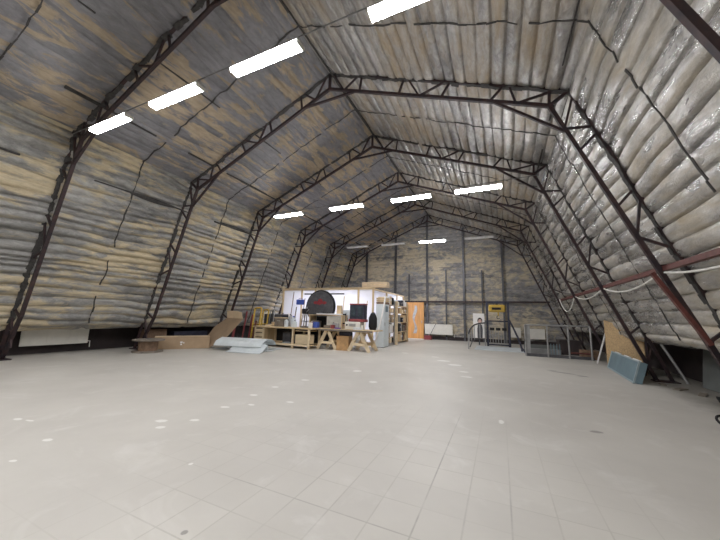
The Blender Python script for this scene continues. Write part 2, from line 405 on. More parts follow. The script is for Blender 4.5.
# torn black tape along the transverse seams of the blankets
def seam(y, w0, w1, seed):
    b = B(); r = random.Random(seed)
    pts = [pl, O['KL'], O['R'], O['KR'], pr]
    cen = Vector((0, 0, 3))
    for (a, c) in zip(pts, pts[1:]):
        L = math.hypot(c[0] - a[0], c[1] - a[1]); n = max(2, int(L / .16))
        js = [r.uniform(-.03, .03) for _ in range(n + 1)]
        for i in range(n):
            p = lerp(a, c, i / n); q = lerp(a, c, (i + 1) / n)
            nrm = Vector((-(c[1] - a[1]), 0, c[0] - a[0])).normalized()
            if nrm.dot(cen - Vector((p[0], 0, p[1]))) < 0: nrm = -nrm
            w = r.uniform(w0, w1)
            if r.random() < .10: continue
            off = .035 + r.uniform(-.01, .015)
            b.bar(Vector((p[0], y + js[i], p[1])) + nrm * off, Vector((q[0], y + js[i + 1], q[1])) + nrm * off, w, .012, up=(0, 1, 0))
    return b
tn = 1
for i in range(-1, 13):
    y = .196 + 1.5 * i
    if y > 18.5: break
    istr = (i % 2 == 0)
    o = seam(y, .06 if istr else .012, .13 if istr else .04, 100 + i).build('trim_%d' % tn, M['black']); struct(o); tn += 1
# longitudinal purlins showing through
def purlin(p, y0, y1, w, seed, gap=.0):
    b = B(); r = random.Random(seed); y = y0
    while y < y1:
        l = r.uniform(.5, 1.4)
        if r.random() >= gap:
            b.bar((p[0], y, p[1]), (p[0] + r.uniform(-.01, .01), min(y + l, y1), p[1] + r.uniform(-.01, .01)), w * r.uniform(.6, 1.15), up=(0, 0, 1))
        y += l
    return b
for (p, w, gap, sd) in (((RX + .12, 7.56), .05, .25, 1), (lerp(O['R'], O['KL'], .82), .05, .35, 2), (lerp(O['R'], O['KL'], .5), .03, .5, 3), (lerp(O['KL'], O['FL'], .17), .04, .6, 4), (lerp(O['R'], O['KR'], .97), .03, .4, 5)):
    d = Vector((0 - p[0], 0, 3 - p[1])).normalized() * .045
    o = purlin((p[0] + d.x, p[1] + d.z), -1, 18.7, w, sd, gap).build('trim_%d' % tn, M['black']); struct(o); tn += 1

# long gaping slits where the wall blanket has come away, shaped like thin lenses
for (y0, y1, hgt, t_) in ((4.5, 6.15, .13, .165), (7.6, 9.05, .08, .16), (9.4, 10.2, .10, .42)):
    q = B(); c_ = lerp(O['KL'], O['FL'], t_); d_ = Vector((O['FL'][0] - O['KL'][0], 0, O['FL'][1] - O['KL'][1])).normalized(); n_ = Vector((-d_.z, 0, d_.x)).normalized()
    if n_.x < 0: n_ = -n_
    base_ = Vector((c_[0], 0, c_[1])) + n_ * .075
    up_ = []; dn_ = []
    for i in range(13):
        u_ = i / 12; w_ = hgt * math.sin(math.pi * u_ ** .8) * .5
        up_.append(base_ + Vector((0, y0 + (y1 - y0) * u_, 0)) - d_ * (w_ * .6)); dn_.append(base_ + Vector((0, y0 + (y1 - y0) * u_, 0)) + d_ * (w_ * 1.4 + .004) + n_ * .01)
    q.add(up_ + dn_ + [v - n_ * .04 for v in up_ + dn_], [(i, i + 1, 14 + i, 13 + i) for i in range(12)] + [(26 + i + 1, 26 + i, 39 + i, 40 + i) for i in range(12)] + [(13 + i, 14 + i, 40 + i, 39 + i) for i in range(12)] + [(i + 1, i, 26 + i, 27 + i) for i in range(12)])
    struct(q.build('trim_%d' % tn, M['black'])); tn += 1

# ------------------------------------------------------------------ trusses
def make_truss(root):
    def part(name, a, b, w, h, mat=M['rust']):
        q = B(); q.bar((a[0], 0, a[1]), (b[0], 0, b[1]), w, h); return q.build(name, mat, root)
    # chords
    for sd in ('R', 'L'):
        part('rafter_outer_chord', O['R'], O['K' + sd], .065, .06)
        part('rafter_inner_chord', I['R'], I['K' + sd], .065, .065)
        part('leg_outer_chord', O['K' + sd], O['F' + sd], .06, .06)
        if sd == 'R':
            part('leg_inner_chord', I['KR'], I['FR'], .068, .068)
        else:
            t = 1 - 1.05 / I['KL'][1]; kp = lerp(I['KL'], I['FL'], t)
            q = B(); q.bar((I['KL'][0], 0, I['KL'][1]), (kp[0], 0, kp[1]), .068, .068); q.bar((kp[0], 0, kp[1]), (-6.86, 0, .02), .068, .068)
            q.build('leg_inner_chord', M['rust'], root)
        # webs on the rafter: three trios of post and two diagonals
        def web(A0, A1, C0, C1, spans, mat, posts):
            for (u0, u1), pp in zip(spans, posts.split()):
                um = (u0 + u1) / 2
                i0, i1, im = lerp(A0, A1, u0), lerp(A0, A1, u1), lerp(A0, A1, um)
                o0, o1 = lerp(C0, C1, u0), lerp(C0, C1, u1)
                e0 = lerp(C0, C1, u0 + .02); e1 = lerp(C0, C1, u1 - .02)
                
                if 'p0' in pp: part('web_post', i0, o0, .042, .042, mat)
                if 'p1' in pp: part('web_post', i1, o1, .042, .042, mat)
                part('web_diagonal', e0, im, .038, .038, mat); part('web_diagonal', im, e1, .038, .038, mat)
        web(I['R'], I['K' + sd], O['R'], O['K' + sd], ((.0, .18), (.39, .59), (.79, .985)), M['rust'], 'p1 p0p1 p0')
        a0, a1, c0, c1 = I['K' + sd], I['F' + sd], O['K' + sd], O['F' + sd]
        for (u, v) in ((.19, .17), (.40, .37), (.81, .78)): part('web_post', lerp(a0, a1, u), lerp(c0, c1, v), .042, .042)
        for (u, v) in ((.10, .02), (.10, .145), (.50, .40), (.50, .56), (.94, .81)): part('web_diagonal', lerp(a0, a1, u), lerp(c0, c1, v), .038, .038)
        # knee webs and haunch brace
        part('knee_web', I['K' + sd], O['K' + sd], .055, .055)
        part('knee_web', I['K' + sd], lerp(O['K' + sd], O['R'], .06), .05, .05)
        part('haunch_brace', lerp(I['R'], I['K' + sd], .80), lerp(I['K' + sd], I['F' + sd], .115), .05, .05)
        q = B(); f = O['F' + sd]; q.box((f[0] - (.13 if sd == 'R' else -.15), 0, .012), (.42, .26, .024)); q.build('base_plate', M['rust'], root)
    part('ridge_post', I['R'], O['R'], .06, .06)
    part('ridge_tie', lerp(I['R'], I['KL'], .16), lerp(I['R'], I['KR'], .16), .05, .05)
ORD = ['nearest steel roof truss, cut off by the top edge of the picture', 'first whole steel roof truss from the camera, with the red brace at its right leg',
       'second whole steel roof truss from the camera, its right leg by the strand board', 'third whole steel roof truss from the camera, above the workbench',
       'fourth whole steel roof truss from the camera, above the white sheeted workshop', 'farthest steel roof truss, close against the end wall']
TY = [3.196 + 3 * i for i in range(6)]
root = thing('steel_truss', ORD[0], 'truss', (0, TY[0], 0), 0, 'steel roof trusses')
make_truss(root)
for i in range(1, 6): copy_tree(root, (0, TY[i], 0), ORD[i])

# end wall columns and girt
ec = 1
for (x, z1, w) in ((-2.34, 6.75, .12), (-.27, 7.5, .12), (1.9, 6.75, .12), (4.0, 5.9, .10), (-1.42, 4.0, .08), (.87, 4.2, .08), (2.9, 4.1, .08), (-4.4, 5.7, .12)):
    q = B(); q.box((x, YB - .13, z1 / 2), (w, .10, z1)); struct(q.build('trim_%d' % tn, M['steel_dark'])); tn += 1
q = B(); q.box((.0, YB - .21, 2.25), (12.4, .06, .10)); struct(q.build('trim_%d' % tn, M['rust'])); tn += 1

# red rail along the right wall + brace + swagged cables
q = B(); q.bar((6.15, 3.0, 2.10), (6.11, 15.3, 2.14), .075, .075, up=(0, 0, 1))
t = thing('girt_rail', 'long rust red steel rail running level along the right wall through the trusses', 'rail')
q.build('rail_bar', M['rust_red'], t)
q = B()
for y in TY[:5]: q.box((6.13, y + .07, 2.12), (.12, .05, .13))
q.build('clip', M['rust'], t)
t = thing('diagonal_brace', 'short red diagonal steel brace from the rail down the right leg of the near truss', 'brace')
q = B(); q.bar((5.94, 6.08, 2.04), (6.50, 6.10, .98), .07, .05); q.build('brace_bar', M['rust_red'], t)
q = B(); q.box((6.5, 6.12, 1.0), (.07, .05, .12)); q.build('gusset', M['rust'], t)
def swag(p, q_, sag, n=14):
    p = Vector(p); q_ = Vector(q_)
    return [p.lerp(q_, i / n) - Vector((0, 0, sag * 4 * (i / n) * (1 - i / n))) for i in range(n + 1)]
for k, (a, c, sag, lab) in enumerate((((6.12, 3.6, 2.02), (6.10, 6.1, 2.04), .10, 'nearest white cable swag hanging under the red rail'),
                                      ((6.10, 6.3, 2.04), (6.10, 9.1, 2.07), .16, 'white cable swag under the red rail between the first and second whole trusses'),
                                      ((6.10, 9.3, 2.07), (6.08, 12.1, 2.09), .15, 'white cable swag under the red rail beyond the second whole truss'),
                                      ((6.08, 12.3, 2.08), (5.75, 12.9, 2.05), .45, 'farthest loop of white cable dangling from the red rail'))):
    q = B(); q.tube(swag(a, c, sag), .016, 6); tag(q.build('hanging_cable', M['white_cable'], smooth=True), lab, 'cable', 'white cables under the red rail')

# ------------------------------------------------------------------ lamps
RS = [(3.05, [-3.42, -1.37, .70, 3.06], 5.04), (9.05, [-3.49, -.98, 1.33, 3.33], 5.02), (15.05, [-3.35, -1.25, .82, 3.0], 5.08)]
rown = ['nearest row', 'middle row', 'farthest row']
posn = ['leftmost', 'second from left', 'third from left', 'rightmost']
def make_lamp(loc, label, lit, dm=None):
    t = thing('ceiling_lamp', label, 'lamp', loc, 0, 'fluorescent lamps hung in rows')
    q = B(); q.box((0, 0, .045), (1.32, .17, .035), bev=.008); q.build('housing', M['lamp_body'], t)
    q = B(); q.prism([(-.085, .027), (.085, .027), (.066, -.03), (-.066, -.03)], 1.26)
    # prism runs along y: turn it along x
    q.v = [(y - .63, x, z) for (x, y, z) in q.v]; q.build('diffuser', dm or (M['lit'] if lit else M['unlit']), t)
    for s in (-1, 1):
        q = B(); q.box((s * .645, 0, -.0), (.03, .165, .06), bev=.006); q.build('end_cap', M['lamp_body'] if not lit else M['white'], t)
    for s in (-1, 1):
        q = B(); q.tube([(s * .4, 0, .06), (s * .4, 0, .16)], .006, 6); q.build('hook', M['wire'], t)
    return t
L1 = make_lamp((0, 0, -50), 'x', True); L0 = make_lamp((0, 0, -50), 'x', False)
first = {True: True, False: True}
for r_, (y, xs, z) in enumerate(RS):
    for c_, x in enumerate(xs):
        lit = not (r_ == 2 and c_ != 2)
        src = L1 if lit else L0
        lab = '%s fluorescent lamp, %s in the %s under the roof' % ('lit white' if lit else 'unlit grey', posn[c_], rown[r_])
        if lit and r_ > 0: make_lamp((x, y, z), lab, True, M['lit_bright' if r_ == 1 else 'lit_brightest'])
        elif first[lit]:
            src.location = (x, y, z); src['label'] = lab; first[lit] = False
        else: copy_tree(src, (x, y, z), lab)
    q = B(); q.tube([(-5.0, y, z + .16), (-1.0, y, z + .15), (3, y, z + .15), (4.9, y, z + .17)], .010, 6)
    tag(q.build('tie_cable', M['wire'], smooth=True), 'thin tie cable from knee to knee carrying the %s of lamps' % rown[r_], 'cable', 'tie cables')

def area(name, loc, sx, sy, power, rot=(0, 0, 0), col=(.97, .98, 1)):
    l = bpy.data.lights.new(name, 'AREA'); l.shape = 'RECTANGLE'; l.size = sx; l.size_y = sy; l.energy = power; l.color = col
    o = bpy.data.objects.new(name, l); COL.objects.link(o); o.location = loc; o.rotation_euler = rot; return o
for x in (-3.4, -1.3, .8, 2.9):                 # the next row of the same lamps, behind the camera
    area('rear_row_lamp', (x, -2.95, 5.0), 1.3, .17, 135)

# ------------------------------------------------------------------ left side
def part(bld, name, mat, parent, smooth=None): return bld.build(name, M[mat], parent, smooth=smooth)

def radiator(loc, rotz, w, h, label, nfin, wallgap=.28):
    t = thing('radiator_panel', label, 'radiator', loc, rotz, 'white heating panels')
    q = B(); q.box((0, 0, h / 2), (w, .035, h), bev=.008)
    for i in range(nfin): q.box((-w / 2 + w * (i + .5) / nfin, -.022, h / 2), (w / nfin * .9, .014, h * .94), bev=.004)
    part(q, 'front_panel', 'white', t)
    q = B(); q.box((0, -.005, h + .006), (w, .07, .012)); part(q, 'top_grille', 'white', t)
    q = B(); q.tube([(w / 2 - .02, .03, .06), (w / 2 + .08, .05, .06), (w / 2 + .09, .05, -.12)], .013); part(q, 'pipe', 'white', t, True)
    for s in (-1, 1):
        q = B(); q.box((s * w * .35, .02 + wallgap / 2, h / 2), (.04, wallgap, .12)); part(q, 'bracket', 'steel', t)
    return t
radiator((-7.50, 4.37, .23), R(90), 1.44, .52, 'white heating panel low on the left wall under the insulation blanket', 3, .19)
radiator((.43, 18.66, .30), 0, 1.62, .60, 'white heating panel on the end wall beside the oak door', 3)
radiator((4.49, 18.66, .34), 0, .56, .53, 'small white heating panel on the end wall behind the dark gate', 2)
radiator((5.48, 18.66, .31), 0, .80, .53, 'white heating panel on the end wall behind the grey railing', 2)

t = thing('cable_drum', 'empty weathered wooden cable drum lying flat at the left of the floor', 'cable drum', (-5.98, 5.95, 0))
t.scale = (.9, .9, .95)
q = B(); q.lathe([(.02, 0), (.44, 0), (.45, .01), (.45, .035), (.44, .045), (.02, .045)]); part(q, 'lower_flange', 'wood_grey', t)
q = B(); q.lathe([(.02, .355), (.46, .355), (.47, .365), (.47, .39), (.46, .40), (.02, .40)]); part(q, 'upper_flange', 'wood_grey', t)
q = B(); q.lathe([(.02, .04), (.27, .04), (.265, .2), (.27, .36), (.02, .36)])
for k in range(18):
    a = k * 2 * math.pi / 18; q.box((.272 * math.cos(a), .272 * math.sin(a), .2), (.012, .085, .315), Matrix.Rotation(a, 3, 'Z'))
part(q, 'core', 'core', t)
q = B(); q.lathe([(.03, .40), (.07, .40), (.065, .412), (.03, .412)]); part(q, 'hub_plate', 'steel_dark', t)

t = thing('flat_box', 'long low brown cardboard box beside the wooden cable drum', 'box', (-6.12, 7.16, 0), R(57.5))
q = B(); q.box((0, 0, .20), (1.62, .42, .40), bev=.006); part(q, 'carton', 'cardboard', t)
q = B()
q.box((-.0, -.12, .412), (1.60, .19, .008), rotm('X', 6)); q.box((0, .12, .410), (1.60, .19, .008), rotm('X', -5)); part(q, 'lid_flap', 'cardboard_light', t)
q = B(); q.box((-.05, -.213, .22), (.07, .005, .05)); q.box((-.05, -.213, .15), (.05, .005, .05)); q.box((.02, -.213, .2), (.04, .005, .04)); part(q, 'shipping_label', 'paper', t)

t = thing('cardboard_sheet', 'big folded sheet of brown cardboard leaning behind the pale sheets', 'cardboard')
q = B()
def slab(q, pts, th):
    pts = [Vector(p) for p in pts]; n = (pts[1] - pts[0]).cross(pts[2] - pts[0]).normalized() * th
    k = len(pts); q.add(pts + [p + n for p in pts], [tuple(range(k - 1, -1, -1)), tuple(range(k, 2 * k))] + [(i, (i + 1) % k, (i + 1) % k + k, i + k) for i in range(k)])
slab(q, [(-5.84, 7.82, 0), (-5.48, 7.74, .02), (-4.93, 7.92, .38), (-4.60, 8.26, 1.0), (-4.62, 8.29, 1.06), (-5.42, 8.34, 1.06), (-5.86, 8.17, .70), (-6.0, 7.97, .30)], .012); part(q, 'leaning_sheet', 'cardboard_dark', t)
q = B(); slab(q, [(-5.42, 8.33, 1.06), (-4.60, 8.27, 1.05), (-4.60, 8.20, 1.27), (-4.85, 8.22, 1.31), (-5.38, 8.26, 1.32)], .012); part(q, 'top_flap', 'cardboard_light', t)

SH = 'pale blue-grey sheets on the floor'
def sheet(name, path, y0, y1, th, mat, label, rotz, loc, cat='sheet'):
    """a bent sheet: path in x-z swept along y"""
    q = B(); n = len(path)
    pts = [Vector((x, 0, z * (1.4 if z > .02 else 1))) for x, z in path]
    nr = []
    for i in range(n):
        t_ = (pts[min(i + 1, n - 1)] - pts[max(i - 1, 0)]).normalized(); nr.append(Vector((-t_.z, 0, t_.x)))
    vs = []
    for yy in (y0, y1):
        vs += [p + Vector((0, yy, 0)) for p in pts] + [p + k * th + Vector((0, yy, 0)) for p, k in zip(pts, nr)]
    fs = []
    for i in range(n - 1):
        fs += [(i, i + 1, 2 * n + i + 1, 2 * n + i), (n + i + 1, n + i, 3 * n + i, 3 * n + i + 1), (i + 1, i, n + i, n + i + 1), (2 * n + i, 2 * n + i + 1, 3 * n + i + 1, 3 * n + i)]
    fs += [(0, 2 * n, 3 * n, n), (n - 1, 2 * n - 1, 4 * n - 1, 3 * n - 1)]
    q.add(vs, fs); o = q.build(name, M[mat], None, loc, smooth=True); o.rotation_euler = (0, 0, rotz)
    return tag(o, label, cat, SH)
# local x runs along the pile's depth, y along its length
rz = R(-78)
sheet('bent_sheet', [(-.30, .02), (-.1, .012), (.2, .012), (.5, .012), (.72, .016)], -.1, 1.95, .012, 'foilsheet', 'undermost pale sheet of the pile before the workbench, its edge curled up', rz, (-5.25, 8.35, 0))
sheet('bent_sheet', [(-.20, .10), (-.1, .19), (.12, .25), (.4, .27), (.7, .20), (.8, .10)], .0, 1.75, .012, 'foilsheet', 'topmost pale sheet of the pile, arched over the others', rz, (-5.1, 8.2, .02))
sheet('bent_sheet', [(.30, .02), (.28, .10), (.36, .17), (.46, .17), (.52, .10), (.50, .04)], .25, 1.7, .01, 'foilsheet', 'pale sheet rolled into a tube at the front of the pile', rz, (-5.05, 8.15, .03))
sheet('bent_sheet', [(.57, .17), (.68, .12), (.86, .03), (1.06, .008)], .65, 1.85, .01, 'foilsheet', 'pale sheet sloping to the floor at the front right of the pile', rz, (-5.05, 8.15, 0))

# coloured tubular frames and poles behind the sheets
G = 'poles propped behind the bench'
def frame(x, y, w, h, r, mat, label, lean=.15):
    t_ = thing('tubular_frame', label, 'frame', (x, y, 0), 0, G)
    pts = [(-w / 2, 0, 0), (-w / 2, lean * .9, h - .08)] + [(-w / 2 + .08 - .08 * math.cos(a), lean, h - .08 + .08 * math.sin(a)) for a in (.5, 1.1, 1.57)] + \
          [(w / 2 - .08 + .08 * math.sin(a), lean, h - .08 + .08 * math.cos(a)) for a in (0, .5, 1.1)] + [(w / 2, lean * .9, h - .08), (w / 2, 0, 0)]
    q = B(); q.tube(pts, r, 8); part(q, 'hoop', mat, t_, True)
    for z in (.35, .8):
        q = B(); q.tube([(-w / 2, lean * z / h, z), (w / 2, lean * z / h, z)], r * .8, 8); part(q, 'rung', mat, t_)
    return t_
frame(-5.42, 9.75, .36, 1.48, .035, 'yellow', 'yellow tubular hoop frame standing behind the pale sheets')
frame(-5.62, 10.45, .30, 1.42, .03, 'yellow', 'second yellow hoop frame, just right of the taller one')
frame(-5.38, 10.6, .22, 1.42, .022, 'steel', 'bare grey steel hoop frame behind the drawer end of the bench')
for (x, y, h, r, m_, lab) in ((-5.92, 9.6, 1.32, .03, 'red', 'leftmost red pole propped behind the cardboard'), (-5.78, 9.8, 1.2, .035, 'red', 'thick red pole next to the yellow frame'),
                              (-6.35, 9.5, 1.25, .05, 'red', 'red pole behind the upper left corner of the leaning cardboard'), (-5.28, 9.5, .95, .035, 'rust_red', 'short dark red pole in front of the yellow frames'),
                              (-4.75, 10.5, 1.3, .025, 'steel_dark', 'dark pole right of the grey hoop frame')):
    q = B(); q.tube([(x, y, .0), (x + .05, y + .12, h)], r, 8); o = q.build('propped_pole', M[m_], smooth=True); tag(o, lab, 'pole', G)
q = B(); q.box((-5.35, 11.1, .62), (1.1, .6, 1.24), bev=.03); tag(q.build('covered_pallet', M['steel_dark']), 'dark covered stack behind the coloured poles', 'stack')
q = B()
q.tube([(-4.38 + .11 * math.sin(a), 10.5, 1.16 - .15 * math.cos(a)) for a in np.linspace(.2, 2.9, 12)], [.008 + .028 * math.sin(math.pi * i / 11) for i in range(12)], 8)  # thin white crescent, thickest at its middle
tag(q.build('crescent_shape', M['paper'], smooth=True), 'white crescent shape above the drawer end of the bench', 'plastic piece')
q = B(); q.box((-4.45, 10.55, .6), (.36, .14, 1.2), bev=.01); tag(q.build('tool_locker', M['darkblue']), 'dark locker behind the drawer end of the bench', 'locker')

# ------------------------------------------------------------------ workbench
BX0, BX1, BY0, BY1 = -5.18, -2.56, 9.5, 10.3
t = thing('workbench', 'long pale pine workbench with drawers at its left end', 'workbench', ((BX0 + BX1) / 2, 9.9, 0))
W = BX1 - BX0
q = B(); q.box((0, 0, .735), (W + .1, .86, .05), bev=.006); part(q, 'bench_top', 'pine', t)
q = B(); q.box((0, .02, .12), (W - .06, .72, .03)); part(q, 'bottom_shelf', 'pine', t)
for lx in (-1.27, -.86 + .45 - .45, .0 + .56, 1.27):
    for ly in (-.36, .36):
        q = B(); q.box((lx, ly, .355), (.07, .07, .71)); part(q, 'leg', 'pine_light', t)
for ly in (-.385, .385):
    q = B(); q.box((0, ly, .13), (W - .04, .03, .07)); part(q, 'rail', 'pine_light', t)
q = B(); q.box((0, .39, .42), (W - .1, .012, .56)); part(q, 'back_panel', 'blackmatte', t)
q = B(); q.box((-1.07, .0, .43), (.40, .70, .55)); part(q, 'drawer_case', 'pine', t)
for z in (.60, .43, .26):
    q = B(); q.box((-1.07, -.37, z), (.37, .03, .11), bev=.004); d = part(q, 'drawer', 'pine_light', t)
    q = B(); q.box((-1.07, -.388, z + .065), (.33, .02, .025)); part(q, 'finger_slot', 'blackmatte', d)
q = B(); q.box((.92, -.02, .64), (.6, .6, .02)); part(q, 'upper_shelf', 'pine', t)
q = B(); q.box((-2.94, 9.78, .28 + .06), (.56, .42, .34), bev=.006); tag(q.build('plywood_crate', M['pine_light']), 'pale plywood crate on the lower shelf of the workbench, right bay', 'crate')
q = B(); q.lathe([(.0, 0), (.16, 0), (.17, .03), (.12, .05), (0, .06)], (-3.75, 9.75, .137), 16); tag(q.build('rag_bundle', M['clear'], smooth=True), 'pale rag bundle on the lower shelf, left open bay of the workbench', 'rag')
q = B(); q.box((-3.9, 10.05, .34), (.36, .3, .4), bev=.02); tag(q.build('tool_case', M['steel_dark']), 'dark tool case on the lower shelf deep in the left open bay', 'case')
q = B(); q.box((-3.52, 10.0, .30), (.24, .34, .32), bev=.02); tag(q.build('tool_case', M['darkblue']), 'navy tool case on the lower shelf beside the middle bench leg', 'case')
q = B(); q.box((-2.95, 9.75, .70 - .02), (.34, .26, .055), bev=.01); tag(q.build('tool_tray', M['blackmatte']), 'black tray squeezed under the bench top above the plywood crate', 'tray')

# on the bench
def box1(name, c, d, mat, label, cat, group=None, rz_=0, bev=.008):
    q = B(); q.box((0, 0, d[2] / 2), d, bev=bev); o = q.build(name, M[mat], None, c); o.rotation_euler = (0, 0, rz_); return tag(o, label, cat, group)
zt = .762
t = thing('bench_box', 'grey lidded box on the left half of the workbench', 'box', (-4.2, 9.9, zt), 0)
q = B(); q.box((0, 0, .16), (.40, .32, .32), bev=.01); part(q, 'case', 'wood_grey', t)
q = B(); q.box((0, 0, .34), (.42, .34, .04), bev=.008); part(q, 'lid', 'cardboard_light', t)
q = B(); q.box((0, -.17, .22), (.12, .02, .03)); part(q, 'clasp', 'steel', t)
for i, (x, y, r, h, m_, lab) in enumerate(((-3.84, 9.78, .08, .32, 'clear', 'milky plastic canister beside the grey lidded box'), (-3.64, 9.95, .09, .42, 'clear', 'taller milky canister in the middle of the bench'),
                                           (-3.45, 9.8, .075, .26, 'palebluewhite', 'small pale bottle left of the drill stand'), (-3.98 + .06, 10.12, .07, .5, 'steel', 'grey cylinder behind the canisters'))):
    t = thing('canister', lab, 'canister', (x, y, zt), 0, 'canisters on the workbench')
    q = B(); q.lathe([(.0, 0), (r, 0), (r, h * .7), (r * .4, h * .86), (r * .35, h * .9)], n=18); part(q, 'bottle', m_, t, True)
    q = B(); q.lathe([(0, h * .9), (r * .42, h * .9), (r * .42, h), (0, h)], n=14); part(q, 'cap', 'bluetool' if i == 1 else 'steel_dark', t, True)
t = thing('drill_stand', 'black drill press standing on the workbench', 'drill', (-3.08, 9.95, zt), 0)
q = B(); q.box((0, 0, .02), (.24, .30, .04), bev=.008); part(q, 'base', 'steel_dark', t)
q = B(); q.tube([(0, .08, .03), (0, .08, .80)], .025, 10); part(q, 'column', 'steel', t, True)
q = B(); q.box((0, -.02, .62), (.14, .30, .20), bev=.03); part(q, 'motor_head', 'blackmatte', t)
q = B(); q.tube([(0, -.11, .53), (0, -.11, .36)], [.03, .012], 10); part(q, 'chuck', 'steel', t, True)
q = B(); q.tube([(.07, -.05, .58), (.20, -.08, .70)], .01, 6); part(q, 'feed_lever', 'steel', t)
q = B(); q.box((0, -.03, .24), (.2, .22, .02)); part(q, 'work_table', 'steel_dark', t)
box1('scrap_block', (-4.72, 9.85, zt), (.3, .2, .05), 'pine_light', 'pine offcut lying on the drawer end of the workbench', 'offcut')
box1('paper_carton', (-2.74, 9.82, zt), (.11, .12, .20), 'paper', 'small white carton at the right end of the workbench', 'carton')
box1('scrap_block', (-2.94 + .02, 9.66, zt), (.1, .1, .08), 'wood_grey', 'grey block at the right end of the workbench by the white carton', 'offcut')

# open shelf crate behind the bench end, with a white board on top
t = thing('shelf_unit', 'low open wooden shelf unit standing between bench and trestle table', 'shelf', (-2.80, 11.20, 0))
q = B(); q.box((-.76, 0, .62), (.05, .5, 1.24)); part(q, 'side_panel', 'pine', t)
q = B(); q.box((.76, 0, .62), (.05, .5, 1.24)); part(q, 'side_panel', 'pine', t)
q = B(); q.box((0, 0, 1.255), (1.62, .54, .035), bev=.005); part(q, 'top_board', 'pine', t)
q = B(); q.box((0, .02, .70), (1.47, .46, .03)); part(q, 'shelf_board', 'pine', t)
q = B(); q.box((.42, -.245, .97), (.66, .015, .52)); part(q, 'front_board', 'sheet_pale', t)
q = B(); q.box((.05, .24, .6), (1.5, .012, 1.15)); part(q, 'back_board', 'blackmatte', t)
box1('white_board', (-2.62, 11.15, 1.274), (1.15, .5, .05), 'paper', 'white board lying on top of the open shelf unit', 'board')
box1('brass_bracket', (-2.22, 11.1, 1.326), (.2, .12, .34), 'pine', 'small pine bracket box on the right end of the white board', 'box')

# ------------------------------------------------------------------ trestle table
def trestle(x, label):
    t_ = thing('sawhorse', label, 'sawhorse', (x, 10.42, 0), 0, 'pine sawhorses')
    for y in (-.36, .36):
        for s in (-1, 1):
            q = B(); q.bar((s * .40, y, 0), (s * .04, y, .68), .04, .125); part(q, 'leg', 'pine_light', t_)
        q = B(); q.box((0, y - .03 * (1 if y < 0 else -1), .25), (.52, .03, .09)); part(q, 'cross_brace', 'pine_light', t_)
    q = B(); q.box((0, 0, .67), (.09, .92, .09), bev=.005); part(q, 'beam', 'pine', t_)
    q = B(); q.bar((.22, -.36, .22), (.22, .36, .22), .04, .07); part(q, 'stretcher', 'pine', t_)
trestle(-2.14, 'left pine sawhorse under the trestle table top')
trestle(-.82, 'right pine sawhorse under the trestle table top, by the sheeted corner')
t = thing('trestle_board', 'loose plywood board laid as a table across the two pine sawhorses', 'table', (-1.36, 10.42, .716))
q = B(); q.box((0, 0, .02), (2.26, .95, .04), bev=.004); part(q, 'board', 'pine', t)
q = B(); q.box((0, -.47, .0), (2.2, .02, .06)); part(q, 'edge_strip', 'wood_grey', t)
t = thing('plywood_box', 'orange-brown plywood box on the floor between the sawhorses', 'box', (-1.50, 10.25, 0), R(8))
q = B(); q.box((0, 0, .25), (.47, .42, .50), bev=.006); part(q, 'carcass', 'ply', t)
q = B(); q.box((0, 0, .508), (.49, .44, .016)); part(q, 'lid', 'ply', t)
t = thing('tool_bag', 'dark cloth tool bag resting on the plywood box', 'bag', (-1.48, 10.3, .516))
q = B(); q.box((0, 0, .075), (.46, .3, .15), bev=.05); part(q, 'bag_body', 'darkblue', t)
q = B(); q.tube([(-.1, 0, .14), (-.06, 0, .18), (.06, 0, .18), (.1, 0, .14)], .01, 6); part(q, 'handle', 'blackmatte', t)
zt2 = .757
box1('violet_cloth', (-1.78, 10.2, zt2), (.22, .12, .045), 'violet', 'small violet object at the front edge of the trestle table', 'plastic item')
t = thing('planer_machine', 'cream bench machine body on the trestle table', 'machine', (-1.22, 10.5, zt2))
q = B(); q.box((0, 0, .14), (.62, .42, .28), bev=.02); part(q, 'machine_body', 'white', t)
q = B(); q.box((.0, -.215, .16), (.28, .012, .10)); part(q, 'control_plate', 'steel', t)
q = B(); q.lathe([(0, 0), (.035, 0), (.03, .03), (0, .03)], (-.22, -.21, .16), 12, rotm('X', 90)); part(q, 'knob', 'blackmatte', t)
t = thing('glazed_tool_case', 'black glazed tool case with red top and base on the cream machine', 'tool case', (-1.10, 10.55, zt2 + .282))
q = B(); q.box((0, 0, .05), (.66, .34, .10), bev=.015); part(q, 'base', 'red', t)
q = B(); q.box((0, 0, .36), (.60, .30, .54), bev=.02); part(q, 'case_body', 'darkblue', t)
q = B(); q.box((0, 0, .655), (.62, .32, .05), bev=.01); part(q, 'top_rim', 'red', t)
for s in (-1, 1):
    q = B(); q.box((s * .14, -.155, .38), (.2, .012, .36), bev=.004); part(q, 'window', 'dark_glass', t)
t = thing('dark_sack', 'round black sack at the right end of the trestle table', 'sack', (-.58, 10.75, zt2))
q = B(); q.lathe([(0, 0), (.12, .0), (.16, .12), (.155, .44), (.10, .58), (.05, .65), (0, .65)], n=18); part(q, 'sack_body', 'blackmatte', t, True)
q = B(); q.lathe([(0, .59), (.085, .59), (.085, .62), (0, .62)], n=14); part(q, 'neck_tie', 'steel_dark', t, True)
for i, (x, y, d, m_, lab) in enumerate(((-2.3, 10.3, (.2, .16, .12), 'wood_grey', 'grey block at the left end of the trestle table'), (-2.02, 10.55, (.16, .2, .2), 'steel', 'grey metal box near the left end of the trestle table'),
                                       (-.95, 10.15, (.28, .14, .09), 'clear', 'milky tray at the front right of the trestle table'))):
    box1('table_block', (x, y, zt2), d, m_, lab, 'box', None, .2 * i)

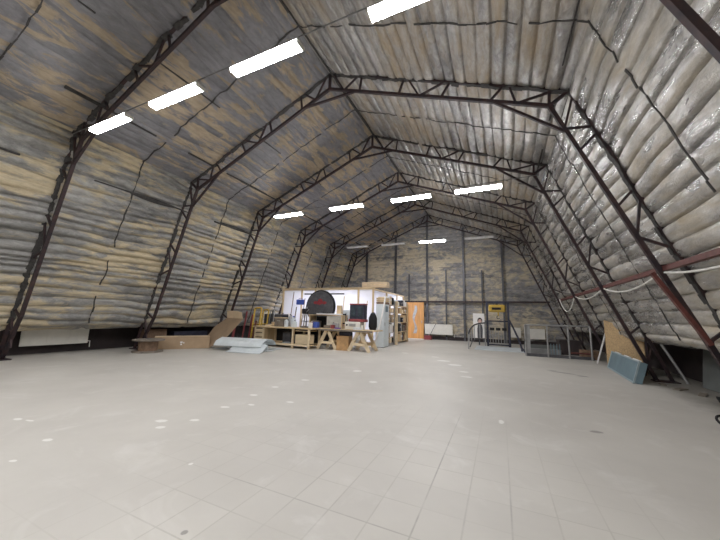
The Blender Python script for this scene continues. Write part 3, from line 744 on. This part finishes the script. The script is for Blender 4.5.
# round black disc on its stand
t = thing('round_disc', 'large round black disc with a dull red mark, standing behind the workbench', 'disc', (-3.50, 11.70, 0))
q = B(); q.lathe([(0, -.06), (.71, -.06), (.75, -.03), (.75, .03), (.71, .06), (0, .06)], (0, 0, 1.62), 48, rotm('X', 90)); part(q, 'disc', 'blackmatte', t, True)
q = B(); q.lathe([(.65, 0), (.685, 0), (.685, .012), (.65, .012)], (0, -.06, 1.62), 48, rotm('X', 90)); part(q, 'rim_ring', 'steel_dark', t, True)
q = B(); r_ = random.Random(5)
for i in range(9):
    x = -.30 + i * .075; h = [.10, .14, .12, .24, .28, .22, .12, .14, .09][i]; q.box((x, -.068, 1.80 + (.04 if 2 < i < 6 else 0)), (.055, .014, h), rotm('Y', r_.uniform(-12, 12)))
part(q, 'red_mark', 'redmark', t)
for s in (-1, 1):
    q = B(); q.box((s * .35, .02, .45), (.1, .08, .9)); part(q, 'stand_post', 'blackmatte', t)
q = B(); q.box((0, .02, .78), (1.1, .2, .12)); part(q, 'stand_beam', 'blackmatte', t)
q = B(); q.box((0, .02, .03), (1.0, .36, .06)); part(q, 'stand_foot', 'blackmatte', t)
q = B(); q.box((.08, .085, 2.20), (2.08, .03, .06)); part(q, 'cross_bar', 'steel_dark', t)

# ------------------------------------------------------------------ sheeted enclosure
EX0, EX1, EY0, EY1, EZ = -5.85, -1.08, 11.98, 16.4, 2.43
t = thing('sheeted_workshop', 'small workshop room of pine posts clad in white plastic sheeting', 'enclosure', ((EX0 + EX1) / 2, (EY0 + EY1) / 2, 0))
w2 = (EX1 - EX0) / 2; d2 = (EY1 - EY0) / 2
q = B(); q.box((0, -d2, EZ), (2 * w2 + .1, .07, .07)); part(q, 'front_rail', 'pine_light', t)
q = B(); q.box((w2, 0, EZ - .02), (.07, 2 * d2, .07)); part(q, 'side_rail', 'pine_light', t)
for x in (-w2 + .04, -1.77 - (EX0 + EX1) / 2, w2, -w2 + 1.13, -.5):
    q = B(); q.box((x, -d2 - .03, EZ / 2), (.07, .06, EZ)); part(q, 'post', 'pine', t)
for y in (-d2 + 1.6, -d2 + 3.2, d2):
    q = B(); q.box((w2 + .02, y, EZ / 2), (.06, .08, EZ)); part(q, 'post', 'pine', t)
def curtain(a, b_, z0, z1, seed, amp=.03):
    q = B(); a = Vector(a); b_ = Vector(b_); n = 60; L = (b_ - a).length; nr = Vector((-(b_ - a).y, (b_ - a).x, 0)).normalized(); r = random.Random(seed)
    ph = [r.uniform(0, 6) for _ in range(4)]
    top = []; bot = []
    for i in range(n + 1):
        s = i / n; p = a.lerp(b_, s); o1 = amp * (math.sin(s * L * 5 + ph[0]) * .5 + .5 * math.sin(s * L * 11 + ph[1])); o2 = amp * (math.sin(s * L * 6 + ph[2]) * .6 + .4 * math.sin(s * L * 13 + ph[3]))
        top.append(Vector((p.x, p.y, z1)) + nr * o1 * .4); bot.append(Vector((p.x, p.y, z0)) + nr * o2)
    vs = top + bot; k = n + 1
    q.add(vs, [(i, i + 1, k + i + 1, k + i) for i in range(n)]); return q
q = curtain((-w2, -d2 + .03, 0), (w2 - .02, -d2 + .03, 0), .02, EZ - .02, 3); part(q, 'front_sheeting', 'poly', t, True)
q = curtain((w2 - .05, -d2 + .03, 0), (w2 - .05, d2, 0), .02, EZ - .04, 4); part(q, 'side_sheeting', 'poly', t, True)
q = B(); q.box((.2, .0, EZ - .05), (2 * w2 - .5, 2 * d2 - .1, .01)); part(q, 'roof_sheeting', 'poly', t)
q = B(); q.box((0, -d2 - .01, EZ + .045), (2 * w2 + .14, .16, .022)); part(q, 'top_board', 'pine', t)
# lamps inside the enclosure
for i, (x, y, lab) in enumerate(((-2.4, 13.2, 'tube lamp inside the sheeted workshop, near its right front corner'), (-4.4, 13.2, 'tube lamp inside the sheeted workshop, left half'), (-1.8, 15.6, 'tube lamp inside the sheeted workshop, at the back'))):
    t = thing('ceiling_lamp', lab, 'lamp', (x, y, 2.30), R(90) if i == 2 else 0, 'lamps inside the sheeted workshop')
    q = B(); q.box((0, 0, .04), (1.25, .15, .06), bev=.01); part(q, 'housing', 'lamp_body', t)
    q = B(); q.box((0, 0, -.005), (1.2, .13, .03), bev=.01); part(q, 'diffuser', 'lit_inside', t)
t = thing('long_carton', 'long pale carton lying on the roof edge of the sheeted workshop', 'carton', (-1.2, 12.5, 2.52))
q = B(); q.box((0, 0, .12), (1.18, .34, .24), bev=.008); part(q, 'carton', 'cardboard_light', t)
q = B(); q.box((0, -.172, .12), (1.16, .004, .03)); part(q, 'tape_strip', 'pine', t)
# things hung on the front
t = thing('hung_case', 'small blue case hung on a post in front of the white sheeting', 'case', (-4.72, 11.86, 1.70))
q = B(); q.box((0, 0, .13), (.42, .12, .24), bev=.03); part(q, 'case_body', 'bluetool', t)
q = B(); q.tube([(-.1, 0, .25), (-.08, 0, .31), (.08, 0, .31), (.1, 0, .25)], .012, 6); part(q, 'handle', 'bluetool', t)
for (x, z0, z1, r, m_, lab) in ((-5.15, 0, 2.3, .02, 'core', 'thin brown rod leaning on the sheeting left of the blue case'), (-4.50, 0, 2.0, .018, 'core', 'thin brown rod right of the blue case'), (-4.95, 0, 1.6, .025, 'wood_grey', 'grey stake under the blue case')):
    q = B(); q.tube([(x, 11.6, z0), (x + .04, 11.84, z1)], r, 6); tag(q.build('propped_rod', M[m_]), lab, 'rod', 'rods before the white sheeting')
# shelf of cartons standing in front of the sheeting, left
q = B(); q.tube([(-.40, 11.6, 2.05)] + [(-.40 - .26 * (i / 8) ** 1.5, 11.6 - .6 * i / 8, 2.05 - 2.05 * i / 8) for i in range(1, 9)], .035, 8)
tag(q.build('white_hose', M['paper'], smooth=True), 'long white curved hose hanging at the corner of the sheeted workshop', 'hose')
box1('wall_cloth', (-2.12, 11.72, 0), (.4, .3, 1.5), 'clear', 'milky wrapped bundle standing right of the black disc', 'bundle', bev=.06)
box1('wall_cloth', (-1.60, 11.72, 0), (.24, .24, 1.75), 'paper', 'narrow white wrapped bundle standing behind the glazed tool case', 'bundle', bev=.04)
box1('carton_stack', (-5.5, 11.65, 0), (.5, .35, 1.25), 'wood_grey', 'grey carton standing against the left end of the white sheeting', 'carton', bev=.01)

# ------------------------------------------------------------------ right flank of the enclosure
t = thing('tall_cabinet', 'tall narrow pale blue-white cabinet with a small dark window by the sheeted corner', 'cabinet', (-.78, 12.3, 0))
q = B(); q.box((0, 0, .90), (.36, .62, 1.76), bev=.012); part(q, 'carcass', 'palebluewhite', t)
q = B(); q.box((.186, 0, .93), (.014, .56, 1.66), bev=.004); d = part(q, 'door', 'palebluewhite', t)
q = B(); q.box((.195, 0, 1.58), (.012, .30, .24)); part(q, 'window', 'bluegrey', d)
q = B(); q.box((.20, -.22, .95), (.02, .03, .14)); part(q, 'handle', 'steel', d)
q = B(); q.box((0, 0, .02), (.32, .56, .04)); part(q, 'plinth', 'steel_dark', t)
t = thing('wooden_crate', 'small wooden crate on top of the tall pale cabinet', 'crate', (-.78, 12.35, 1.785))
for z in (.05, .14, .23):
    q = B(); q.box((0, -.29, z), (.38, .02, .07)); q.box((0, .29, z), (.38, .02, .07)); q.box((.18, 0, z), (.02, .56, .07)); q.box((-.18, 0, z), (.02, .56, .07)); part(q, 'slat_row', 'core' if z < .1 else 'pine', t)
q = B(); q.box((0, 0, .01), (.36, .58, .02)); part(q, 'bottom', 'core', t)
box1('foam_block', (-.78, 12.3, 1.81), (.28, .4, .28), 'pine_light', 'pale block sitting in the wooden crate on the tall cabinet', 'block')
SX = -.86
def rack(y0, y1, zs, mat, label):
    t_ = thing('storage_rack', label, 'shelf', (SX, (y0 + y1) / 2, 0), 0, 'storage racks beside the sheeted workshop'); h = (y1 - y0) / 2
    for z in zs:
        q = B(); q.box((0, 0, z), (.34, 2 * h, .025)); part(q, 'shelf_board', mat, t_)
    for y in (-h, h):
        for x in (-.15, .15):
            q = B(); q.box((x, y, zs[-1] / 2 + .1), (.05, .05, zs[-1] + .2)); part(q, 'upright', mat, t_)
    return t_
Z1 = [.10, .55, 1.0, 1.45, 1.8]
rack(12.75, 13.72, Z1, 'steel', 'grey steel storage rack between the tall pale cabinet and the pine post')
rack(13.95, 15.9, Z1, 'pine', 'long pine storage rack of clutter beside the sheeted workshop')
q = B(); q.box((-.62, 13.82, 1.0), (.09, .06, 2.0)); tag(q.build('pine_post', M['pine_light']), 'tall pale pine board standing upright between the two storage racks', 'board')
q = B(); q.box((-.58, 13.62, .62), (.12, .05, 1.24)); tag(q.build('pine_post', M['pine_light']), 'shorter pale pine board leaning in front of the grey rack', 'board')
q = B(); q.box((-.86, 15.99, 1.0), (.34, .05, 2.02)); tag(q.build('pine_post', M['core']), 'dark brown board closing the far end of the long rack', 'board')
ordn = ['bottom', 'second', 'third', 'fourth', 'top']
kinds = [('carton', 'brown', 'cardboard'), ('tin', 'grey', 'steel'), ('carton', 'pale brown', 'cardboard_light'), ('crate', 'grey brown', 'wood_grey'), ('jar', 'milky', 'clear'), ('case', 'navy', 'darkblue'),
         ('tin', 'cream', 'white'), ('block', 'pine', 'pine'), ('bundle', 'black', 'blackmatte'), ('carton', 'tan', 'pine'), ('tin', 'dark red', 'rust_red'), ('bundle', 'grey', 'wood_grey'), ('carton', 'white', 'paper'), ('block', 'pale pine', 'pine_light')]
place = ['nearest', 'second from near end', 'third from near end', 'fourth from near end', 'fifth from near end', 'sixth from near end', 'farthest']
def fill(y0, y1, zs, n, seed, rackname, group):
    r = random.Random(seed)
    for li, z in enumerate(zs):
        step = (y1 - y0) / n; gap = (zs[li + 1] - z) if li + 1 < len(zs) else .42
        for k in range(n):
            kn, cn, mt = r.choice(kinds); h = r.uniform(.5, .95) * gap - .03; d = step * r.uniform(.7, .93); y = y0 + step * (k + .5); x = SX + r.uniform(-.02, .04)
            pl_ = place[k] if k < n - 1 else 'farthest'
            lab = '%s %s on %s shelf of the %s, %s' % (cn, kn, ordn[li], rackname, pl_)
            loc = (x, y, z + .0135)
            if kn in ('tin', 'jar'):
                rr = min(d / 2, .13); t_ = thing(kn, lab, kn, loc, 0, group)
                q = B(); q.lathe([(0, 0), (rr, 0), (rr, h * .9), (rr * .85, h * .94), (0, h * .94)], n=16); part(q, 'body', mt, t_, True)
                q = B(); q.lathe([(0, h * .94), (rr * .8, h * .94), (rr * .8, h), (0, h)], n=16); part(q, 'lid', 'steel_dark', t_, True)
            else:
                t_ = thing(kn, lab, kn, loc, 0, group)
                q = B(); q.box((0, 0, h / 2), (.26, d, h), bev=.05 if kn == 'bundle' else .006); part(q, 'body', mt, t_)
                if kn in ('carton', 'case'):
                    q = B(); q.box((.133, 0, h * .55), (.006, d * .5, h * .25)); part(q, 'label_patch', 'paper' if kn == 'carton' else 'steel', t_)
                if kn == 'crate':
                    q = B(); q.box((.136, 0, h * .7), (.012, d * .6, h * .12)); part(q, 'grip', 'blackmatte', t_)
fill(12.80, 13.66, Z1, 3, 21, 'grey rack', 'clutter on the grey rack')
fill(14.02, 15.83, Z1, 6, 33, 'long pine rack', 'clutter on the long pine rack')

# ------------------------------------------------------------------ end wall
t = thing('oak_door', 'orange oak door leaf with a wavy glass strip, standing at the end wall', 'door', (-.99, 18.62, 0))
q = B(); q.box((0, 0, 1.11), (1.12, .05, 2.18), bev=.006); part(q, 'leaf', 'oak', t)
for i, (s, a) in enumerate(((-1, 0), (1, 0))):
    q = B(); q.box((s * .50, -.03, 1.11), (.09, .015, 2.14)); part(q, 'stile', 'oak', t)
q = B()
for i in range(14):
    z = .32 + i * .12; x = .07 * math.sin(i * .62); w_ = .14 + .05 * math.sin(i * .62 + 1.2)
    q.prism([(x - w_ / 2, z), (x + w_ / 2, z), (.07 * math.sin((i + 1) * .62) + (.14 + .05 * math.sin((i + 1) * .62 + 1.2)) / 2, z + .12), (.07 * math.sin((i + 1) * .62) - (.14 + .05 * math.sin((i + 1) * .62 + 1.2)) / 2, z + .12)], .02, (0, -.036, 0))
part(q, 'glass_strip', 'glass_grey', t)
q = B(); q.box((.44, -.05, 1.02), (.03, .05, .16)); part(q, 'handle', 'steel', t)
box1('door_glow_strip', (-.95, 18.3, 0), (1.15, .28, .03), 'white', 'pale strip added for the light glow on the floor in front of the oak door', 'board')  # cream strip stands in for a glow of light on the floor
box1('red_box', (-.12, 18.36, 0), (.42, .3, .24), 'red', 'red box on the floor under the heating panel beside the oak door', 'box')
q = B(); q.tube([(-.02, 18.3, .24), (.28, 18.56, .92)], .014, 6); tag(q.build('leaning_rod', M['blackmatte']), 'thin black rod leaning across the heating panel beside the oak door', 'rod')

t = thing('portrait_board', 'white board with a printed dark-haired figure, standing behind the curved railing', 'poster', (2.80, 16.6, .0))
q = B(); q.box((0, .02, .95), (.54, .025, 1.22)); part(q, 'board', 'paper', t)
q = B()
q.prism([(.05 + .115 * math.cos(a), .86 + .15 * math.sin(a)) for a in np.linspace(0, 2 * math.pi, 18)[:-1]], .006, (0, -.001, 0)); part(q, 'printed_hair', 'hair', t)
q = B(); q.prism([(.05 + .085 * math.cos(a), .82 + .115 * math.sin(a)) for a in np.linspace(0, 2 * math.pi, 18)[:-1]], .006, (0, -.008, 0)); part(q, 'printed_face', 'skin', t)
q = B(); q.prism([(-.08, 0), (.15, 0), (.17, .45), (.14, .64), (.08, .70), (.0, .70), (-.05, .64), (-.08, .45)], .006, (0, -.004, 0)); part(q, 'printed_suit', 'suit', t)
q = B(); q.box((0, .06, .7), (.06, .05, 1.4)); part(q, 'back_strut', 'steel_dark', t)
for c_ in t.children:
    if c_.name.startswith('printed'): c_.location.z = .34

t = thing('hoist_gantry', 'dark navy steel hoist gantry at the back of the stair opening', 'gantry', (3.68, 16.3, 0))
for s in (-1, 1):
    q = B(); q.box((s * .47, 0, 1.06), (.09, .09, 2.12)); part(q, 'post', 'darkblue', t)
q = B(); q.box((0, 0, 2.10), (1.04, .10, .10)); part(q, 'top_beam', 'darkblue', t)
q = B(); q.box((0, 0, 1.20), (.86, .06, .06)); part(q, 'middle_bar', 'darkblue', t)
q = B(); q.box((0, 0, .08), (.86, .06, .06)); part(q, 'lower_bar', 'darkblue', t)
for i in range(7):
    q = B(); q.box((-.36 + .12 * i, 0, .42), (.022, .022, .66)); part(q, 'gate_bar', 'steel', t)
for x in (-.27, .0, .27):
    q = B(); q.box((x, -.03, .82), (.20, .10, .13), bev=.02); part(q, 'stop_block', 'blackmatte', t)
t = thing('chain_hoist', 'yellow chain hoist hanging in the navy steel gantry', 'hoist', (3.66, 16.3, 1.55))
q = B(); q.box((0, 0, .26), (.74, .24, .36), bev=.07); part(q, 'motor_body', 'yellow', t)
q = B(); q.box((-.02, -.115, .25), (.40, .03, .11), bev=.01); part(q, 'dark_slot', 'blackmatte', t)
q = B(); q.box((0, 0, .47), (.1, .08, .12)); part(q, 'suspension', 'steel_dark', t)
q = B(); q.tube([(.05, 0, .12), (.05, 0, -.10)], .03, 8); part(q, 'chain', 'yellow', t)
q = B(); q.tube([(.05 + .07 * math.cos(a), 0, -.16 + .07 * math.sin(a)) for a in np.linspace(1.6, 5.6, 10)], .018, 8); part(q, 'hook', 'steel_dark', t, True)
q = B(); q.box((3.68, 14.95, .012), (1.86, 2.0, .024)); tag(q.build('floor_plate', M['plate']), 'pale blue-grey steel floor plate in front of the hoist gantry', 'plate')

# railings
t = thing('curved_railing', 'curved grey guard railing left of the pale steel floor plate', 'railing', (2.58, 14.0, 0))
top = [(-.06, 0, .62), (-.02, .1, .78), (.02, .6, .90), (.1, 1.2, 1.0), (.3, 1.9, 1.08), (.52, 2.2, 1.1)]
q = B(); q.tube(top, .03, 8); part(q, 'handrail', 'steel_dark', t, True)
q = B(); q.tube([(.0, .0, .10), (.05, .6, .30), (.14, 1.2, .34), (.32, 1.9, .34), (.5, 2.2, .34)], .022, 8); part(q, 'lower_rail', 'steel_dark', t, True)
for i, s in enumerate((0, .2, .4, .6, .8, 1.0)):
    k = s * 4.999; a = int(k) if int(k) < 5 else 4; p_ = Vector(top[a]).lerp(Vector(top[a + 1]), k - a)
    q = B(); q.tube([(p_.x, p_.y, .32 if 0 < i < 5 else 0), p_], .02 if 0 < i < 5 else .03, 6); part(q, 'baluster' if 0 < i < 5 else 'post', 'steel', t)
t = thing('sloping_handrail', 'dark sloping handrail running down from the gantry to the floor', 'handrail', (4.2, 15.2, 0))
q = B(); q.tube([(-.02, 1.0, 1.25), (.12, .5, .9), (.26, -.2, .5), (.34, -1.0, .14), (.44, -1.9, .06)], .04, 8); part(q, 'handrail', 'darkblue', t, True)
q = B(); q.tube([(-.02, 1.0, 1.25), (-.02, 1.0, 0)], .035, 8); part(q, 'post', 'darkblue', t, True)
q = B(); q.tube([(.34, -1.0, .14), (.34, -1.0, 0)], .03, 8); part(q, 'post', 'darkblue', t, True)
t = thing('guard_railing', 'long grey tube guard railing along the stair opening at the right', 'railing', (5.6, 12.85, 0))
q = B(); q.tube([(-1.0, 0, 1.11), (1.0, -.06, 1.12)], .026, 8); part(q, 'top_rail', 'steel', t, True)
for x, r in ((-1.0, .03), (-.31, .025), (.32, .028), (.95, .032)):
    q = B(); q.tube([(x, -.03 * x - .03, 0), (x, -.03 * x - .03, 1.11)], r, 8); part(q, 'post', 'steel', t, True)
q = B(); q.box((-.92, .10, .56), (.16, .03, 1.1)); part(q, 'end_plate', 'steel', t)
q = B(); q.box((0, .02, .05), (2.04, .04, .10)); part(q, 'kick_plate', 'steel_dark', t)
q = B(); q.tube([(.3, .05, .20), (1.0, .0, .20)], .03, 8); part(q, 'low_rail', 'rust_red', t, True)
for i in range(5):
    q = B(); q.tube([(.02 + .09 * i - .3, .22, 0), (.02 + .09 * i - .3, .22, .46)], .014, 6); part(q, 'baluster', 'bluegrey', t)
for i, (x, y, d, lab) in enumerate(((5.25, 14.0, (1.2, .10, .20), 'front grey metal panel standing behind the guard railing'), (5.5, 15.6, (1.6, .10, .24), 'low grey metal panel behind the front one at the guard railing'))):
    box1('metal_panel', (x, y, 0), d, 'sheet_grey' if i else 'sheet_mid', lab, 'panel', 'metal panels behind the railing')
box1('scrap_crate', (6.2, 14.6, 0), (.7, .8, .55), 'dark_wall', 'dark crate in the corner behind the guard railing', 'crate')
box1('scrap_crate', (6.55, 13.2, 0), (.5, .4, .30), 'core', 'brown crate beside the foot of the white stick', 'crate')

# ------------------------------------------------------------------ right side
q = B(); q.bar((6.49, 12.0, .0), (6.80, 12.05, 1.02), .055, .03); tag(q.build('white_stick', M['paper']), 'white batten leaning beside the strand board', 'batten')
t = thing('strand_board', 'tall tan strand board leaning against the right wall behind a truss leg', 'board', (0, 0, 0))
q = B(); slab(q, [(6.60, 11.35, .0), (7.08, 10.15, .0), (7.08, 10.15, 1.02), (6.60, 11.35, 1.34)], .018); part(q, 'board', 'osb', t)
q = B(); q.bar((6.62, 11.38, .5), (7.1, 10.18, .5), .04); part(q, 'back_batten', 'pine', t)
t = thing('blue_tray', 'long blue-grey metal panel standing on its edge in front of the strand board', 'panel', (0, 0, 0), 0)
A = Vector((6.30, 8.52, 0)); Bq = Vector((6.52, 11.1, 0)); ax = (Bq - A).normalized(); LB = (Bq - A).length
lean = (Vector((.30, 0, 1.0))).normalized(); nb = ax.cross(lean).normalized()
if nb.x < 0: nb = -nb
mtx = Matrix((nb, ax, lean)).transposed()
def bx(q, u, v, w_, d): q.box(A + nb * u + ax * v + lean * w_, d, mtx)
q = B(); bx(q, .07, LB / 2, .25, (.13, LB, .46)); part(q, 'tray_body', 'bluegrey', t)
q = B()
for (v, w_, dv, dw) in ((LB / 2, .475, LB + .02, .03), (LB / 2, .02, LB + .02, .03), (0, .25, .03, .46), (LB, .25, .03, .46)): bx(q, .0, v, w_, (.03, dv, dw))
part(q, 'rim', 'bluegrey_light', t)
for v in (.28, 1.05, 2.0):
    q = B(); bx(q, .02, v, .50, (.05, .45, .02)); part(q, 'white_strip', 'paper', t)
q = B(); q.tube([(7.42, 9.17, .0), (7.10, 9.3, .82)], .03, 8); tag(q.build('prop_pole', M['steel'], smooth=True), 'grey steel prop pole slanting in the dark gap under the right wall', 'pole', 'prop poles')
q = B(); q.tube([(6.98, 10.0, .0), (7.2, 9.9, .95)], .025, 8); tag(q.build('prop_pole', M['rust'], smooth=True), 'brown prop pole right beside the strand board', 'pole', 'prop poles')
q = B(); q.tube([(-7.02, 6.5, .0), (-7.08, 6.42, .90)], .022, 8); tag(q.build('prop_pole', M['steel'], smooth=True), 'thin grey prop pole under the left wall above the cable drum', 'pole', 'prop poles')
q = B(); q.box((7.55, 7.6, .46), (.03, 2.4, .90), rotm('Y', 6)); tag(q.build('grey_sheet', M['sheet_grey']), 'dull grey board leaning in the gap at the right edge of the picture', 'board')
q = B(); q.box((7.12, 7.45, .02), (.06, .5, .03), rotm('Z', -20)); tag(q.build('dark_batten', M['blackmatte']), 'dark batten lying on the floor at the right edge', 'batten')
q = B(); q.tube([(6.30 + .10 * math.cos(a), 5.5 + .13 * math.sin(a), .03 + .05 * (1 + math.sin(a))) for a in np.linspace(0, 6.1, 22)], .014, 6)
tag(q.build('cable_coil', M['blackmatte'], smooth=True), 'small loop of black cable on the floor at the right edge', 'cable')
rd = random.Random(4)
for i, (x, y, d) in enumerate(((6.95, 8.3, (.3, .12, .02)), (7.1, 7.9, (.34, .1, .02)), (6.85, 8.75, (.2, .1, .02)))):
    o = box1('plank_scrap', (x, y, 0), d, 'wood_grey', ['middle grey wood scrap on the dirty floor under the right wall', 'nearest grey wood scrap under the right wall', 'farthest grey wood scrap under the right wall, by the truss foot'][i], 'wood scrap', 'wood scraps under the right wall', .8 + i * .3, .003)
box1('dark_carton', (-7.3, 8.2, 0), (.4, 1.4, .5), 'darkblue', 'navy covered stack under the left wall behind the cardboard box', 'stack')
box1('dark_carton', (-7.35, 6.9, 0), (.4, .7, .6), 'core', 'dark brown crate under the left wall by the cable drum', 'crate')

# more small clutter on and behind the benches
G2 = 'small clutter on the benches'
def can(x, y, z, r, h, m_, capm, name, label, cat):
    t_ = thing(name, label, cat, (x, y, z), 0, G2)
    q = B(); q.lathe([(0, 0), (r, 0), (r, h * .82), (r * .6, h * .88), (0, h * .88)], n=14); part(q, 'body', m_, t_, True)
    q = B(); q.lathe([(0, h * .88), (r * .55, h * .88), (r * .5, h), (0, h)], n=12); part(q, 'cap', capm, t_, True)
can(-2.92, 10.18, zt, .035, .24, 'red', 'paper', 'spray_can', 'red spray can behind the white carton on the workbench', 'spray can')
can(-3.24, 10.22, zt, .035, .22, 'paper', 'bluetool', 'spray_can', 'white spray can with blue cap at the back of the workbench', 'spray can')
can(-2.82 + .55, 10.75, zt2, .05, .22, 'steel', 'steel_dark', 'tin', 'grey tin at the back left of the trestle table', 'tin')
can(-1.66, 10.72, zt2, .06, .28, 'clear', 'red', 'bottle', 'milky bottle with red cap left of the cream machine', 'bottle')
can(-.80, 10.28, zt2, .045, .2, 'white', 'steel_dark', 'tin', 'cream tin right of the cream machine', 'tin')
box1('offcut_pile', (-4.62, 10.12, zt), (.34, .2, .16), 'pine', 'stack of pine offcuts at the back of the drawer end of the workbench', 'offcuts', G2)
box1('parts_box', (-2.68, 10.12, zt), (.16, .2, .22), 'bluetool', 'small blue parts box at the back right corner of the workbench', 'box', G2)
box1('parts_box', (-1.98, 10.18, zt2), (.12, .16, .14), 'red', 'small red parts box near the violet object on the trestle table', 'box', G2)
box1('parts_box', (-3.3, 11.12, .715), (.3, .3, .3), 'wood_grey', 'grey box inside the low open shelf unit', 'box', G2)
box1('parts_box', (-3.15, 11.1, 1.274), (.16, .2, .16), 'steel_dark', 'dark box on the left end of the low open shelf unit', 'box', G2)
for i, (x, h, m_, lab) in enumerate(((-2.42, 2.1, 'pine', 'tall pine batten leaning on the white sheeting behind the pine bracket box'), (-1.32, 1.9, 'pine_light', 'pale batten leaning on the sheeting right of the glazed tool case'), (-4.37, 1.7, 'wood_grey', 'grey batten leaning on the sheeting left of the black disc'))):
    q = B(); q.bar((x, 11.55, 0), (x + .03, 11.83, h), .05, .025); tag(q.build('leaning_batten', M[m_]), lab, 'batten', 'battens before the white sheeting')
t = thing('clamp', 'black bar clamp standing upright behind the trestle table', 'clamp', (-1.86, 11.0, 0), 0)
q = B(); q.box((0, 0, .68), (.03, .02, 1.36)); part(q, 'bar', 'steel_dark', t)
q = B(); q.box((-.06, 0, 1.3), (.15, .03, .05)); q.box((-.06, 0, .95), (.15, .03, .05)); part(q, 'jaw', 'blackmatte', t)
q = B(); q.tube([(-.11, 0, .82), (-.11, 0, .97)], .016, 8); part(q, 'handle', 'red', t)


# ------------------------------------------------------------------ camera, world
import mathutils
f, yaw, pit, rol = 303.261, R(24.776), R(8.681), R(1.623)
fwd = Vector((-math.sin(yaw) * math.cos(pit), math.cos(yaw) * math.cos(pit), math.sin(pit)))
rt = Vector((math.cos(yaw), math.sin(yaw), 0)); up = rt.cross(fwd)
r2 = rt * math.cos(rol) + up * math.sin(rol); u2 = up * math.cos(rol) - rt * math.sin(rol)
cam = bpy.data.cameras.new('camera'); co = bpy.data.objects.new('camera', cam); COL.objects.link(co)
mw = Matrix((r2, u2, -fwd)).transposed().to_4x4(); mw.translation = Vector((3.786, 0, 1.247)); co.matrix_world = mw
cam.sensor_width = 36; cam.sensor_fit = 'HORIZONTAL'; cam.lens = f / 720 * 36; cam.clip_start = .05; cam.clip_end = 200
scn.camera = co
w = bpy.data.worlds.new('world'); scn.world = w; w.use_nodes = True
w.node_tree.nodes['Background'].inputs[0].default_value = (.6, .65, .75, 1); w.node_tree.nodes['Background'].inputs[1].default_value = .3
vs = scn.view_settings; vs.view_transform = 'Standard'; vs.look = 'None'; vs.exposure = 0; vs.gamma = 1
try: vs.use_curve_mapping = False
except Exception: pass
scn.cycles.max_bounces = 8; scn.cycles.diffuse_bounces = 5
